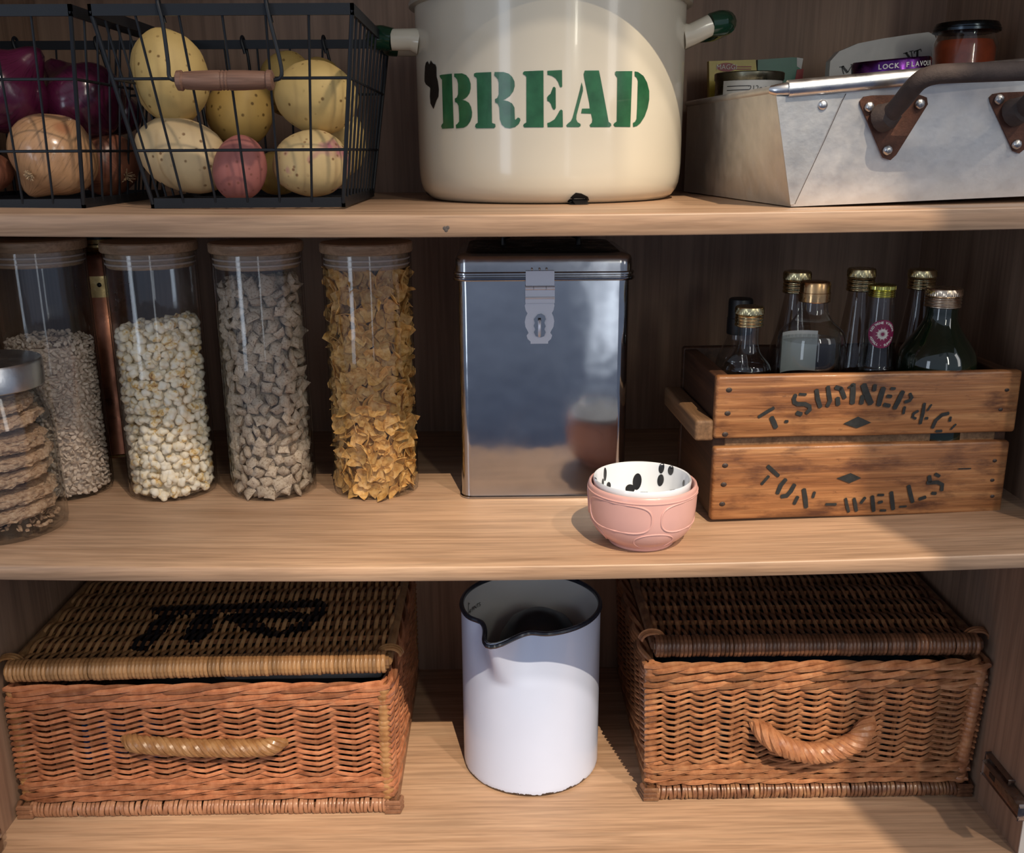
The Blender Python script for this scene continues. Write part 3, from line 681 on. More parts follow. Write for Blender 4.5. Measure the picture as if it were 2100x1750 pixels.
def flake_mesh(sd):
    r = random.Random(sd); n = 14; vs = []; fs = []; ks = (r.uniform(20, 50), r.uniform(-15, 35)); R = .0118*r.uniform(.75, 1.2); off = r.uniform(0, 9)
    def P(q, a):
        rr = R*q*(1+.16*sin(3*a+off)+.09*sin(5*a+2*off)+.03*sin(9*a)); x, y = rr*cos(a), rr*sin(a)*.85
        return Vector((x, y, ks[0]*x*x+ks[1]*y*y+.0016*noise.noise(Vector((x*260, y*260, sd)))))
    rings = (0.0, .4, .75, 1.0)
    for t_ in (0, .0006):
        base = len(vs); vs.append(P(0, 0)+Vector((0, 0, t_)))
        for q in rings[1:]:
            for i in range(n): vs.append(P(q, 2*pi*i/n)+Vector((0, 0, t_)))
        for i in range(n):
            k = (i+1) % n; fs.append((base, base+1+i, base+1+k))
            for j in range(2): fs.append((base+1+j*n+i, base+1+(j+1)*n+i, base+1+(j+1)*n+k, base+1+j*n+k))
    h = 1+3*n
    for i in range(n): k = (i+1) % n; a = 1+2*n+i; b = 1+2*n+k; fs.append((a, b, b+h, a+h))
    return MB().add(vs, fs)

def fill(center, R, ztop, d, meshes, mat, rr, name, label, cat, group, stuffname, stufflabel, seed, orient, maxn=300, layer2=True, hm=None):
    """pieces pressed against the glass as single things (front), all the rest one heap"""
    rnd = random.Random(seed); cx, cy = center; z0 = zm(cx)+.0065; data = [m.mesh(name, mat, True, 60) for m in meshes]; hm = hm or meshes
    zmax = max(ztop(a) for a in (0, pi/2, pi, 1.5*pi)); lim = R-.0026
    rows = int((zmax-z0)/(d*.87))+2; count = 0; heap = MB()
    def place(th, z, rad, single_):
        nonlocal count
        tz = Vector((-cos(th), -sin(th), 0)); M = orient(rnd, th)
        p = Vector((cx+cos(th)*rad, cy+sin(th)*rad, z)); k = rnd.randrange(len(data)); sc = rnd.uniform(.9, 1.08)
        if single_:
            o = bpy.data.objects.new(name, data[k]); COL.objects.link(o); o.matrix_world = Matrix.Translation(p) @ M @ Matrix.Scale(sc, 4)
            o['label'] = label; o['category'] = cat; o['group'] = group; count += 1
        else: heap.add(hm[k].v, hm[k].f, Matrix.Translation(p) @ M @ Matrix.Scale(sc, 4))
    nt = int(2*pi*(lim-rr)/d)
    for j in range(rows):
        z = z0+rr*.7+j*d*.87
        for i in range(nt):
            th = 2*pi*(i+.5*(j % 2))/nt+rnd.uniform(-.25, .25)*d/lim; zz = z+rnd.uniform(-.22, .22)*d
            if zz > ztop(th)+rnd.uniform(-.002, .003): continue
            front = abs(((th+pi/2+pi) % (2*pi))-pi) < radians(98)
            place(th, zz, lim-rr+rnd.uniform(-.0012, 0), front and count < maxn)
            if layer2 and front: place(th+.5*d/lim, zz+rnd.uniform(-.3, .3)*d, lim-rr*2.3, False)
    # top surface
    for _ in range(int(2.2*(R/d)**2)):
        th = rnd.uniform(0, 2*pi); rad = (lim-rr)*sqrt(rnd.random())*.93; k = rad/lim
        zt = (ztop(th)*k + (ztop(0)+ztop(pi))*.5*(1-k)); place(th, zt-rr*.2+rnd.uniform(-.002, .002), rad, False)
    n = 24; vs = []; zs_ = [z0, None]
    for i in range(n): a = 2*pi*i/n; vs.append((cx+cos(a)*(lim-rr*2.2), cy+sin(a)*(lim-rr*2.2), z0))
    for i in range(n): a = 2*pi*i/n; vs.append((cx+cos(a)*(lim-rr*2.2), cy+sin(a)*(lim-rr*2.2), ztop(a)-rr*1.3))
    fs = [(i, (i+1) % n, (i+1) % n+n, i+n) for i in range(n)]+[tuple(range(n, 2*n)), tuple(reversed(range(n)))]
    heap.add(vs, fs)
    o = obj(stuffname, heap.mesh(stuffname, mat, True, 60)); o['kind'] = 'stuff'; o['label'] = stufflabel; o['category'] = cat
    return count
rndrot = lambda r, th: Matrix.Rotation(r.uniform(0, 6.28), 4, rvec(r))
def facing(r, th, tilt=.5):
    nrm = Vector((cos(th), sin(th), 0)); q = nrm.to_track_quat('Z', 'Y').to_matrix().to_4x4()
    return q @ Matrix.Rotation(r.gauss(0, tilt), 4, 'X') @ Matrix.Rotation(r.gauss(0, tilt), 4, 'Y') @ Matrix.Rotation(r.uniform(0, 6.28), 4, 'Z')
def ztilt(cx, cy, zl, zr):
    def f(th): return (zl+zr)/2 + (zr-zl)/2*cos(th)
    return f
fill(CAN[1], CR, ztilt(*CAN[1], .192, .2065), .0124, [pop_mesh(i, 3) for i in range(8)], M_POP, .0070, 'popcorn_piece', 'piece of popped corn heaped inside the popcorn canister', 'popcorn', 'popcorn in the second glass canister', 'popcorn_heap', 'popcorn filling the rest of the second glass canister', 11, rndrot, hm=[pop_mesh(i, 2) for i in range(8)])
fill(CAN[2], CR, ztilt(*CAN[2], .246, .2500), .0142, [pillow_mesh(i) for i in range(6)], M_PILLOW, .0068, 'cereal_pillow', 'square grey-brown wheat cereal pillow inside the third glass canister', 'cereal', 'cereal pillows in the third glass canister', 'cereal_heap', 'grey-brown cereal filling the rest of the third glass canister', 12, lambda r, th: facing(r, th, .55))
fill(CAN[3], CR, ztilt(*CAN[3], .262, .262), .0126, [flake_mesh(i) for i in range(8)], M_FLAKE, .0076, 'corn_flake', 'curled golden corn flake inside the canister beside the steel tin', 'corn flake', 'corn flakes in the fourth glass canister', 'corn_flake_heap', 'golden corn flakes filling the rest of the fourth glass canister', 13, lambda r, th: facing(r, th, .42))
fill(CAN[0], CR, ztilt(*CAN[0], .186, .181), .0070, [oat_mesh(i) for i in range(10)], M_OAT, .0032, 'oat_cluster', 'x', 'oats', 'x', 'oat_clusters', 'pale oat clusters filling the leftmost glass canister', 14, rndrot, maxn=0, layer2=True)

# cookie jar with wheat biscuits
jx, jy = -.5385, .0985; jz0 = zm(jx)+.0003; JRr = .0635
cj = thing('biscuit_jar', 'short glass jar with brushed steel lid, left of the canisters at the shelf edge', 'jar', (jx, jy, jz0))
g = MB(); pr = [(JRr-.007, .0005), (JRr-.0015, .003), (JRr, .008), (JRr, .03), (JRr-.0006, .06), (JRr-.001, .10), (JRr-.003, .122), (JRr-.007, .138), (JRr-.0105, .150), (JRr-.0115, .158), (JRr-.0115, .164)]
g.lathe([(.001, .0005)]+pr, 64, None, False, False); g.lathe([(.001, .008)]+[(r-.0028, z+.004 if i < 3 else z) for i, (r, z) in enumerate(pr)], 64, None, False, False); part('glass', g, M_GLASS, cj)
l = MB(); rl = .0585; l.lathe([(rl-.001, .158), (rl, .159), (rl, .183), (rl-.0015, .1855), (rl-.004, .1862), (.001, .1862)], 64, None, True, True); part('lid', l, M_BRUSHED, cj)
part('seal_ring', MB().tube([((JRr-.009)*cos(2*pi*i/48), (JRr-.009)*sin(2*pi*i/48), .1565) for i in range(48)], .0022, 6, closed=True), M_GLASS, cj)
def bisc(sd):
    r = random.Random(sd)
    def fn(d):
        e = abs(d.z); return 1+.10*noise.noise(d*5+Vector((sd, 0, 0)))+.06*noise.noise(d*16)+.03*noise.noise(d*40)
    m = MB().sphere((0, 0, 0), 1, 5, (1, 1, 1), fn)
    out = []
    for x, y, z in m.v:
        rxy = sqrt(x*x+y*y); zz = (abs(z)**.55)*(1 if z > 0 else -1); k = 1/(max(rxy**5+abs(zz)**5, 1e-6))**.2 if rxy > 0 else 1
        q = min(1.0, k) if False else 1
        out.append((x*.0535, y*.050, zz*.0095+.0016*noise.noise(Vector((x*9, y*30, z*3+sd)))))
    m.v = out; return m
bms = [bisc(i) for i in range(3)]; bd = [m.mesh('wheat_biscuit', M_BISC, True, 80) for m in bms]; rb = random.Random(4)
nth = ['lowest in', 'second from the bottom of', 'third from the bottom of', 'middle of', 'third from the top of', 'second from the top of', 'topmost in']
for i in range(7):
    zz = jz0+.0225+.0198*i; sc = 1.0 if i < 5 else (.95 if i == 5 else .86)
    o = obj('wheat_biscuit', bd[i % 3], None, (jx+rb.uniform(-.002, .002), jy+rb.uniform(-.002, .002), zz), (rb.uniform(-.06, .03), rb.uniform(-.13, -.03), rb.uniform(0, 3)), (sc, sc, 1))
    tag(o, 'round shredded wheat biscuit, %s the stack in the short jar' % nth[i], 'biscuit', 'wheat biscuits stacked in the short jar')
cr_ = MB(); rc = random.Random(9); om = [oat_mesh(i) for i in range(3)]
for _ in range(140):
    a = rc.uniform(0, 6.28); q = .054*sqrt(rc.uniform(.1, 1)); k = rc.randrange(3); cr_.add(om[k].v, om[k].f, Matrix.Translation((jx+cos(a)*q, jy+sin(a)*q, jz0+.0105)) @ Matrix.Rotation(rc.uniform(0, 6), 4, rvec(rc)) @ Matrix.Scale(.8, 4))
o = obj('biscuit_crumbs', cr_.mesh('biscuit_crumbs', M_BISC)); o['kind'] = 'stuff'; tag(o, 'wheat biscuit crumbs lying in the bottom of the short jar', 'crumbs')

# copper canister behind
cx, cy = -.5175, .385; cz = zm(cx); cr2 = .036
cc = thing('copper_canister', 'tall aged copper cylinder standing behind the oat and popcorn canisters', 'cylinder', (cx, cy, cz))
part('body', MB().lathe([(cr2, 0), (cr2, .004), (cr2-.0006, .006), (cr2-.0006, .262), (cr2-.004, .268), (.018, .272)], 48), M_COPPER, cc)
part('foot_ring', MB().tube([((cr2+.0005)*cos(2*pi*i/48), (cr2+.0005)*sin(2*pi*i/48), .003) for i in range(48)], .002, 6, closed=True), M_BRASS, cc)
part('collar', MB().lathe([(.020, .270), (.022, .272), (.020, .275), (.0175, .276), (.0175, .279), (.020, .281), (.019, .286)], 32), M_BRASS, cc)
part('cap', MB().lathe([(.0165, .285), (.017, .288), (.017, .305), (.015, .308)], 32), M_BLACK, cc)
pl = MB(); aa = atan2(-1, .25)
pl.add([(cos(aa+u)*(cr2+.0012), sin(aa+u)*(cr2+.0012), z) for z in (.215, .242) for u in (-.30, -.15, 0, .15, .30)], [(i, i+1, i+6, i+5) for i in range(4)])
plate = part('brass_plate', pl, M_BRASS, cc); part('keyhole', MB().sphere((cos(aa)*(cr2+.001), sin(aa)*(cr2+.001), .231), .003, 2, (1, .6, 1)), M_BLACK, plate)

# ------------------------------------------------------------------ polished steel tin
TX, TY = .0505, .198; tz = zm(TX); tin = thing('steel_tin', 'polished steel tin box with hinged hasp behind the pink bowl', 'tin', (TX, TY, tz))
def rrect(hw, y0, y1, r, n=7):
    P = []
    for (cx_, cy_, a0) in ((hw-r, y1-r, 0), (-hw+r, y1-r, 90), (-hw+r, y0+r, 180), (hw-r, y0+r, 270)):
        for i in range(n): a = radians(a0+90*i/(n-1)); P.append((cx_+cos(a)*r, cy_+sin(a)*r))
    return P
def loft(mb, rings):
    n = len(rings[0][0]); vs = []; fs = []
    for P, z in rings: vs += [(x, y, z) for x, y in P]
    for j in range(len(rings)-1):
        for i in range(n): a = j*n+i; b = j*n+(i+1) % n; fs.append((a, b, b+n, a+n))
    fs.append(tuple(reversed(range(n)))); fs.append(tuple(range((len(rings)-1)*n, len(rings)*n))); return mb.add(vs, fs)
def subdivided_front(hw, z0, z1):
    pass
TD = .185; hw = .0975
def R_(e, r=.013): return rrect(hw+e, -e, TD+e, r+max(e, -.004), 9)
b = MB(); loft(b, [(R_(.0010), 0), (R_(.0022), .0008), (R_(.0022), .0022), (R_(.0004), .0034)]+[(R_(0), .006+.0115*i) for i in range(22)]+[(R_(0), .262)]); part('body', b, M_STEEL, tin, ang=30)
l = MB(); loft(l, [(R_(.0045), .2590), (R_(.0055), .2600), (R_(.0055), .2625), (R_(.0035), .2635), (R_(.0035), .2650), (R_(.0052), .2662), (R_(.0052), .2680), (R_(.0028), .2692), (R_(.0027), .2760), (R_(.0023), .2820), (R_(.0010), .2852), (R_(-.003, .016), .2872), (R_(-.009, .02), .2885), (R_(-.02, .02), .2892)]); lid = part('lid', l, M_STEELLID, tin, ang=50)
part('lid_panel', loft(MB(), [(R_(-.006, .02), .2865), (R_(-.012, .02), .2900), (R_(-.03, .02), .2905)]), M_DARKMETAL, lid)
hp = [(-.045, .09, .2895), (-.045, .09, .299), (-.035, .09, .3035), (.035, .09, .3035), (.045, .09, .299), (.045, .09, .2895)]
part('handle', MB().tube(hp, .0035, 8), M_DARKMETAL, lid)
hx = PY(1107, 600, TY).x-TX
def HP(pts, yo, t, mat, nm, par=tin): return part(nm, MB().prism(pts, t, mtx=Matrix.Translation((hx, yo, 0))), mat, par, ang=30)
hasp = HP([(-.016, .2705), (.016, .2705), (.016, .254), (-.016, .254)], -.0052, .0012, M_STEELSAT, 'hasp')
for k in (-.009, -.0005, .0075): part('rivet', MB().sphere((hx+k, -.0062, .2725), .0013, 2), M_RIVET, hasp)
hr_ = MB()
for (x0, x1) in ((-.0165, -.0075), (-.007, .0065), (.007, .0165)): hr_.tube([(hx+x0, -.0075, .2515), (hx+x1, -.0075, .2515)], .0022, 10)
part('hinge_barrel', hr_, M_STEELSAT, hasp)
HP([(-.0165, .2515), (.0165, .2515), (.0165, .2345), (-.0165, .2345)], -.0050, .0014, M_STEELSAT, 'strap')
part('strap_bead', MB().tube([(hx-.0165, -.0070, .2405), (hx+.0165, -.0070, .2405)], .0013, 8), M_STEELSAT, hasp)
HP([(-.0185, .229), (.0165, .229), (.0165, .188), (.014, .1865), (-.016, .1865), (-.0185, .189)], -.0003, .0006, M_STEEL, 'backing_plate')
wav = [(-.0158, .2345), (.0158, .2345), (.0165, .231), (.0155, .226), (.0135, .2225), (.0155, .218), (.0163, .213), (.0155, .207), (.0130, .2025), (.0118, .200), (.0140, .197), (.0128, .193), (.0095, .190), (.0095, .1875), (-.0105, .1875), (-.0105, .190), (-.0138, .193), (-.0150, .197), (-.0128, .200), (-.0140, .2025), (-.0163, .207), (-.0170, .213), (-.0160, .218), (-.0140, .2225), (-.0160, .226), (-.0170, .231)]
HP(wav, -.0014, .0012, M_STEELSAT, 'catch_plate')
ls = [(-.0025, .2215), (.0015, .2225), (.0055, .2200), (.0068, .2160), (.0050, .2120), (.0066, .2080), (.0050, .2045), (.0066, .2010), (.0050, .1965), (.0010, .1950), (-.0045, .1965), (-.0066, .2010), (-.0050, .2045), (-.0068, .2080), (-.0055, .2120), (-.0068, .2160)]
HP(ls, -.0030, .0014, M_STEEL, 'escutcheon')
lp = [(hx-.0005, -.0045, .1975)]
for i in range(13): a = radians(-90+180*i/12); lp.append((hx-.0005, -.0045-.004*cos(a), .2055+.0085*sin(a)))
part('staple', MB().tube(lp[1:], .0018, 8), M_STEELSAT, tin); HP([(-.0022, .2175), (.0012, .2175), (.0014, .2075), (-.0024, .2075)], -.0046, .0004, M_BLACK, 'slot')

# ------------------------------------------------------------------ bowls
BX, BY = .1480, .0635; bz = zm(BX)
bw = thing('stoneware_bowl', 'pink glazed bowl with raised ovals at the front of the middle shelf', 'bowl', (BX, BY, bz))
po = [(.0330, .0), (.0345, .0015), (.0345, .0035), (.0362, .0055), (.0430, .0100), (.0490, .0160), (.0530, .0235), (.0552, .0320), (.0562, .0420), (.0567, .0520), (.0568, .0600), (.0566, .0640), (.0560, .0660), (.0548, .0668), (.0535, .0660), (.0530, .064), (.0520, .052), (.0500, .038), (.0440, .024), (.0340, .014), (.0180, .0095), (.001, .009)]
part('body', MB().lathe(po, 80), M_PINK, bw)
def bowl_r(z):
    for (r0, z0), (r1, z1) in zip(po, po[1:]):
        if z0 <= z <= z1: return r0+(r1-r0)*(z-z0)/max(1e-6, z1-z0)
    return .0566
rid = MB()
rid.tube([((bowl_r(.0605)+.0001)*cos(2*pi*i/80), (bowl_r(.0605)+.0001)*sin(2*pi*i/80), .0605) for i in range(80)], .0009, 6, closed=True)
for k in range(4):
    a0 = radians(-90-38+k*90); P = []
    for i in range(48):
        t_ = 2*pi*i/48; u = (abs(cos(t_))**.45)*(1 if cos(t_) > 0 else -1); v = (abs(sin(t_))**.75)*(1 if sin(t_) > 0 else -1)
        a = a0+u*.70; z = .0430+v*.0155; P.append((bowl_r(z)*cos(a), bowl_r(z)*sin(a), z))
    rid.tube(P, .0010, 6, closed=True)
    P = []
    for i in range(40):
        t_ = 2*pi*i/40; a = a0+radians(45)+cos(t_)*.42; z = .0165+sin(t_)*.0105; P.append((bowl_r(z)*cos(a), bowl_r(z)*sin(a), z))
    rid.tube(P, .0008, 6, closed=True)
part('raised_relief', rid, M_PINK, bw)
wb_ = thing('stoneware_bowl', 'white bowl with black spots nested inside the pink bowl', 'bowl', (BX-.0005, BY+.0005, bz))
pw = [(.030, .0145), (.0400, .0245), (.0465, .036), (.0495, .050), (.0508, .066), (.0512, .0695), (.0503, .0712), (.0488, .0705), (.0480, .066), (.0470, .052), (.0440, .038), (.0370, .026), (.0250, .0195), (.001, .018)]
part('body', MB().lathe(pw, 80, None, True, True), M_WHITEGLAZE, wb_)
pin = [(.001, .018), (.0250, .0195), (.0370, .026), (.0440, .038), (.0470, .052), (.0480, .066), (.0488, .0705), (.0503, .0712), (.0512, .0695)]
cum = [0]
for (a, b), (c, d) in zip(pin, pin[1:]): cum.append(cum[-1]+sqrt((a-c)**2+(b-d)**2))
def inner(s):
    s = max(0, min(cum[-1]-1e-6, s))
    for i in range(len(pin)-1):
        if cum[i] <= s <= cum[i+1]:
            k = (s-cum[i])/(cum[i+1]-cum[i]); return pin[i][0]+(pin[i+1][0]-pin[i][0])*k, pin[i][1]+(pin[i+1][1]-pin[i][1])*k
def spot(th, s, wa, hs, rot=0):
    vs = []; fs = []; n = 20
    def Q(u, v):
        r, z = inner(s+v); r0, _ = inner(s); a = th+u/max(.01, r0); return (cos(a)*(r-.00035), sin(a)*(r-.00035), z+.0003)
    vs.append(Q(0, 0))
    for q in (.5, 1):
        for i in range(n): a = 2*pi*i/n; x, y = wa*q*cos(a), hs*q*sin(a); vs.append(Q(x*cos(rot)-y*sin(rot), x*sin(rot)+y*cos(rot)))
    for i in range(n): k = (i+1) % n; fs.append((0, 1+i, 1+k)); fs.append((1+i, 1+n+i, 1+n+k, 1+k))
    return MB().add(vs, fs)
R90 = radians
def proj(p): v = p-CAM; z = v.dot(FW); return 1050+FPX*v.dot(RT)/z, 875-FPX*v.dot(UP)/z
def find_spot(x, y):
    best = None; lo, hi = 0, 2*pi
    for ith in range(180):
        th_ = 2*pi*ith/180
        for iss in range(34):
            s_ = cum[-1]*(.25+.75*iss/34); r_, z_ = inner(s_); w_ = Vector((cos(th_)*r_+BX, sin(th_)*r_+BY, z_+bz))
            if sin(th_) < -.25 and s_ < cum[-1]-.012: continue
            a, b = proj(w_); d = (a-x)**2+(b-y)**2
            if best is None or d < best[0]: best = (d, th_, s_)
    return best[1], best[2]
for (x, y, hw_, hh_) in ((1241, 973, 5, 12), (1249, 997, 6, 6), (1237, 989, 4, 7), (1219, 983, 5, 8), (1309, 989, 9, 15), (1292, 1003, 10, 8), (1355, 987, 7, 11), (1358, 961, 6, 10), (1376, 967, 7, 9), (1322, 1012, 7, 4), (1381, 1006, 6, 4), (1404, 991, 4, 6)):
    th_, s_ = find_spot(x, y); part('spot', spot(th_, s_, hw_*.00054, hh_*.00062, .1), M_BLACKSPOT, wb_, True)

# ------------------------------------------------------------------ wooden crate
CA = math.atan2(.0145, .330)
crate = thing('wooden_crate', 'old pine bottle crate with black stencilled lettering, holding the bottles', 'crate', (.2305, .1045, sag_mid(.4)+.0003), CA)
CRM = Matrix.Translation(crate.location) @ Matrix.Rotation(CA, 4, 'Z'); CRI = CRM.inverted()
def CL(px, py, yl=0.0):
    o = CRI @ CAM; d = CRI.to_3x3() @ ray(px, py); return o + d*((yl-o.y)/d.y)
CLN = .3315; CDP = .170; th = .0115
def plank(name, x0, x1, y0, y1, z0, z1, mat, par, bev=.003, sd=0, warp=.0008):
    bm = bmesh.new(); bmesh.ops.create_cube(bm, size=1)
    for q in bm.verts: q.co = Vector(((x0+x1)/2+q.co.x*(x1-x0), (y0+y1)/2+q.co.y*(y1-y0), (z0+z1)/2+q.co.z*(z1-z0)))
    n = 14
    for i in range(1, n):
        a = (x0+(x1-x0)*i/n, 0, 0) if x1-x0 > y1-y0 else (0, y0+(y1-y0)*i/n, 0); nn = (1, 0, 0) if x1-x0 > y1-y0 else (0, 1, 0)
        bmesh.ops.bisect_plane(bm, geom=list(bm.verts)+list(bm.edges)+list(bm.faces), plane_co=a, plane_no=nn)
    ed = [e for e in bm.edges if len(e.link_faces) == 2 and e.link_faces[0].normal.dot(e.link_faces[1].normal) < .5]
    bmesh.ops.bevel(bm, geom=ed, offset=bev, segments=3, affect='EDGES', profile=.5)
    for q in bm.verts:
        d = noise.noise_vector(Vector((q.co.x*14, q.co.y*14, q.co.z*8+sd))); q.co += Vector((d.x, d.y*.4, d.z))*warp
    return part(name, MB().bm(bm), mat, par, ang=50)
p1z0, p1z1 = .0945, .1640; p2z0, p2z1 = .001, .0850
pk1 = plank('plank', -.001, CLN+.002, 0, th, p1z0, p1z1, M_CRATE, crate, .0035, 1)
pk2 = plank('plank', 0, CLN-.001, 0, th, p2z0, p2z1, M_CRATE, crate, .0035, 5)
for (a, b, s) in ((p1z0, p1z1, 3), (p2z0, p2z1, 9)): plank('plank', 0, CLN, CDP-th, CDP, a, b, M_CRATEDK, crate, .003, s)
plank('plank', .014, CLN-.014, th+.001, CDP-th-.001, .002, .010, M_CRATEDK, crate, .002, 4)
plank('ledge', .014, CLN-.014, th-.002, th+.009, .070, .108, M_CRATEHANDLE, crate, .002, 8)
for (x0, x1, s) in ((.001, .017, 1), (CLN-.017, CLN-.001, 2)):
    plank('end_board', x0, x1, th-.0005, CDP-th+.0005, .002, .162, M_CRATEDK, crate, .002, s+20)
hb = MB()
a_ = CL(1457, 888, .006)
plank('end_batten', -.021, .0005, .004, CDP-.006, .0915, .1150, M_CRATEHANDLE, crate, .0035, 31)
plank('end_batten', CLN-.0005, CLN+.018, .030, CDP-.006, .092, .114, M_CRATEHANDLE, crate, .0035, 33)
for (x, y) in ((1495, 800), (1492, 848), (1487, 891), (1487, 955), (1484, 994), (1481, 1034), (2065, 800), (2052, 840), (2040, 945), (2035, 985), (2035, 1018)):
    q = CL(x, y); mb = MB().sphere((q.x, -.0002, q.z), .0030 if x < 1800 else .0022, 2, (1.15, .3, .9)); part('nail', mb, M_NAIL, crate)
def stroke(mb, pts, w):
    P = [CL(x, y) for x, y in pts]; P = [Vector((p.x, p.z)) for p in P]; wm = w*mpp(CRM @ Vector((P[0].x, 0, P[0].y)))/2
    n = len(P); Lf = []; Rg = []
    for i in range(n):
        d = (P[min(i+1, n-1)]-P[max(i-1, 0)]).normalized(); nn = Vector((-d.y, d.x)); k = .88 if i in (0, n-1) else 1
        e = d*(-wm*.15 if i == 0 else (wm*.15 if i == n-1 else 0))
        Lf.append(P[i]+nn*wm*k+e); Rg.append(P[i]-nn*wm*k+e)
    vs = [(p.x, -.0011, p.y) for p in Lf]+[(p.x, -.0011, p.y) for p in Rg]
    fs = [(i, i+1, n+i+1, n+i) for i in range(n-1)]
    # rounded end caps
    for (i, s_) in ((0, -1), (n-1, 1)):
        d = (P[min(i+1, n-1)]-P[max(i-1, 0)]).normalized()*s_; c = P[i]+d*wm*.5; b = len(vs); vs.append((c.x, -.0011, c.y)); fs.append((i, n+i, b))
    mb.add(vs, fs)
def C3(u, v): return (1540+u/8.4, 770+v/8.4)
def C4(u, v): return (1760+u/8.4, 770+v/8.4)
def C5(u, v): return (1540+u/8.4, 940+v/8.4)
def C6(u, v): return (1740+u/8.4, 940+v/8.4)
top = [(C3, [(130, 710), (260, 630), (390, 555)], 62), (C3, [(350, 720), (390, 810), (425, 895)], 92), (C3, [(585, 790), (630, 790)], 60),
 (C3, [(765, 330), (735, 400), (745, 460), (800, 490), (930, 490), (1005, 530), (1010, 585), (950, 645)], 76), (C3, [(830, 318), (945, 325)], 50), (C3, [(785, 640), (865, 665)], 85),
 (C3, [(1125, 245), (1145, 400), (1190, 540)], 82), (C3, [(1322, 190), (1340, 330), (1358, 430), (1310, 525)], 78), (C3, [(1455, 200), (1550, 225)], 85), (C3, [(1545, 220), (1580, 310), (1610, 385)], 82),
 (C3, [(1488, 385), (1495, 500)], 92), (C3, [(1755, 150), (1752, 300), (1740, 475)], 100), (C3, [(1675, 205), (1750, 170)], 45), (C3, [(1935, 160), (1985, 320), (2060, 480)], 120), (C3, [(1920, 350), (1895, 480)], 90),
 (C4, [(282, 165), (270, 255)], 84), (C4, [(430, 215), (385, 350), (345, 510)], 100), (C4, [(560, 222), (630, 225)], 55), (C4, [(495, 352), (565, 360)], 68), (C4, [(440, 500), (535, 520)], 80),
 (C4, [(765, 275), (690, 430), (620, 565)], 88), (C4, [(885, 310), (918, 380), (880, 430), (800, 455)], 62), (C4, [(795, 540), (772, 655)], 55), (C4, [(1025, 610), (950, 650), (930, 715), (985, 740)], 52),
 (C4, [(1135, 480), (1110, 640), (1062, 825)], 62), (C4, [(1255, 500), (1190, 600)], 38), (C4, [(1150, 735), (1190, 735)], 55), (C4, [(1550, 650), (1440, 675), (1330, 770), (1272, 900)], 66),
 (C4, [(1585, 715), (1570, 785)], 52), (C4, [(1335, 960), (1430, 955)], 58), (C4, [(1675, 840), (1590, 925)], 40)]
bot = [(C5, [(285, 130), (375, 215), (470, 300)], 72), (C5, [(300, 305), (180, 440)], 62), (C5, [(595, 360), (510, 460), (450, 600)], 82), (C5, [(745, 450), (680, 565), (610, 640), (520, 655)], 82),
 (C5, [(800, 660), (740, 780)], 72), (C5, [(905, 530), (930, 690), (945, 840)], 86), (C5, [(1090, 580), (1062, 670)], 60), (C5, [(1285, 790), (1460, 790)], 54), (C5, [(1625, 690), (1650, 820), (1678, 920)], 58),
 (C5, [(1770, 690), (1790, 780), (1810, 905)], 66), (C5, [(1890, 765), (1960, 675)], 62), (C6, [(405, 650), (415, 780), (428, 905)], 74), (C6, [(500, 630), (600, 628)], 50), (C6, [(510, 760), (575, 745)], 58), (C6, [(545, 895), (635, 895)], 48),
 (C6, [(732, 580), (748, 740), (765, 875)], 76), (C6, [(875, 832), (990, 822)], 40), (C6, [(1030, 470), (1065, 630), (1100, 750)], 76), (C6, [(1215, 700), (1320, 665)], 70), (C6, [(1490, 268), (1560, 305)], 66),
 (C6, [(1385, 305), (1400, 405)], 80), (C6, [(1350, 418), (1530, 410), (1610, 450), (1600, 550)], 72), (C6, [(1430, 598), (1500, 602)], 66), (C6, [(1890, 178), (2100, 172)], 24)]
for rows_, pk in ((top, pk1), (bot, pk2)):
    mb = MB()
    for f_, pts, w in rows_: stroke(mb, [f_(*p) for p in pts], w/8.4)
    dia = [C3(1585, 828), C3(1840, 705), C3(2065, 810), C3(1820, 905)] if pk is pk1 else [C5(1470, 340), C5(1710, 250), C5(1895, 335), C5(1690, 425)]
    q = [CL(*p) for p in dia]; mb.add([(p.x, -.0011, p.z) for p in q], [(0, 1, 2, 3)])
    part('lettering', mb, M_INK, pk, False)

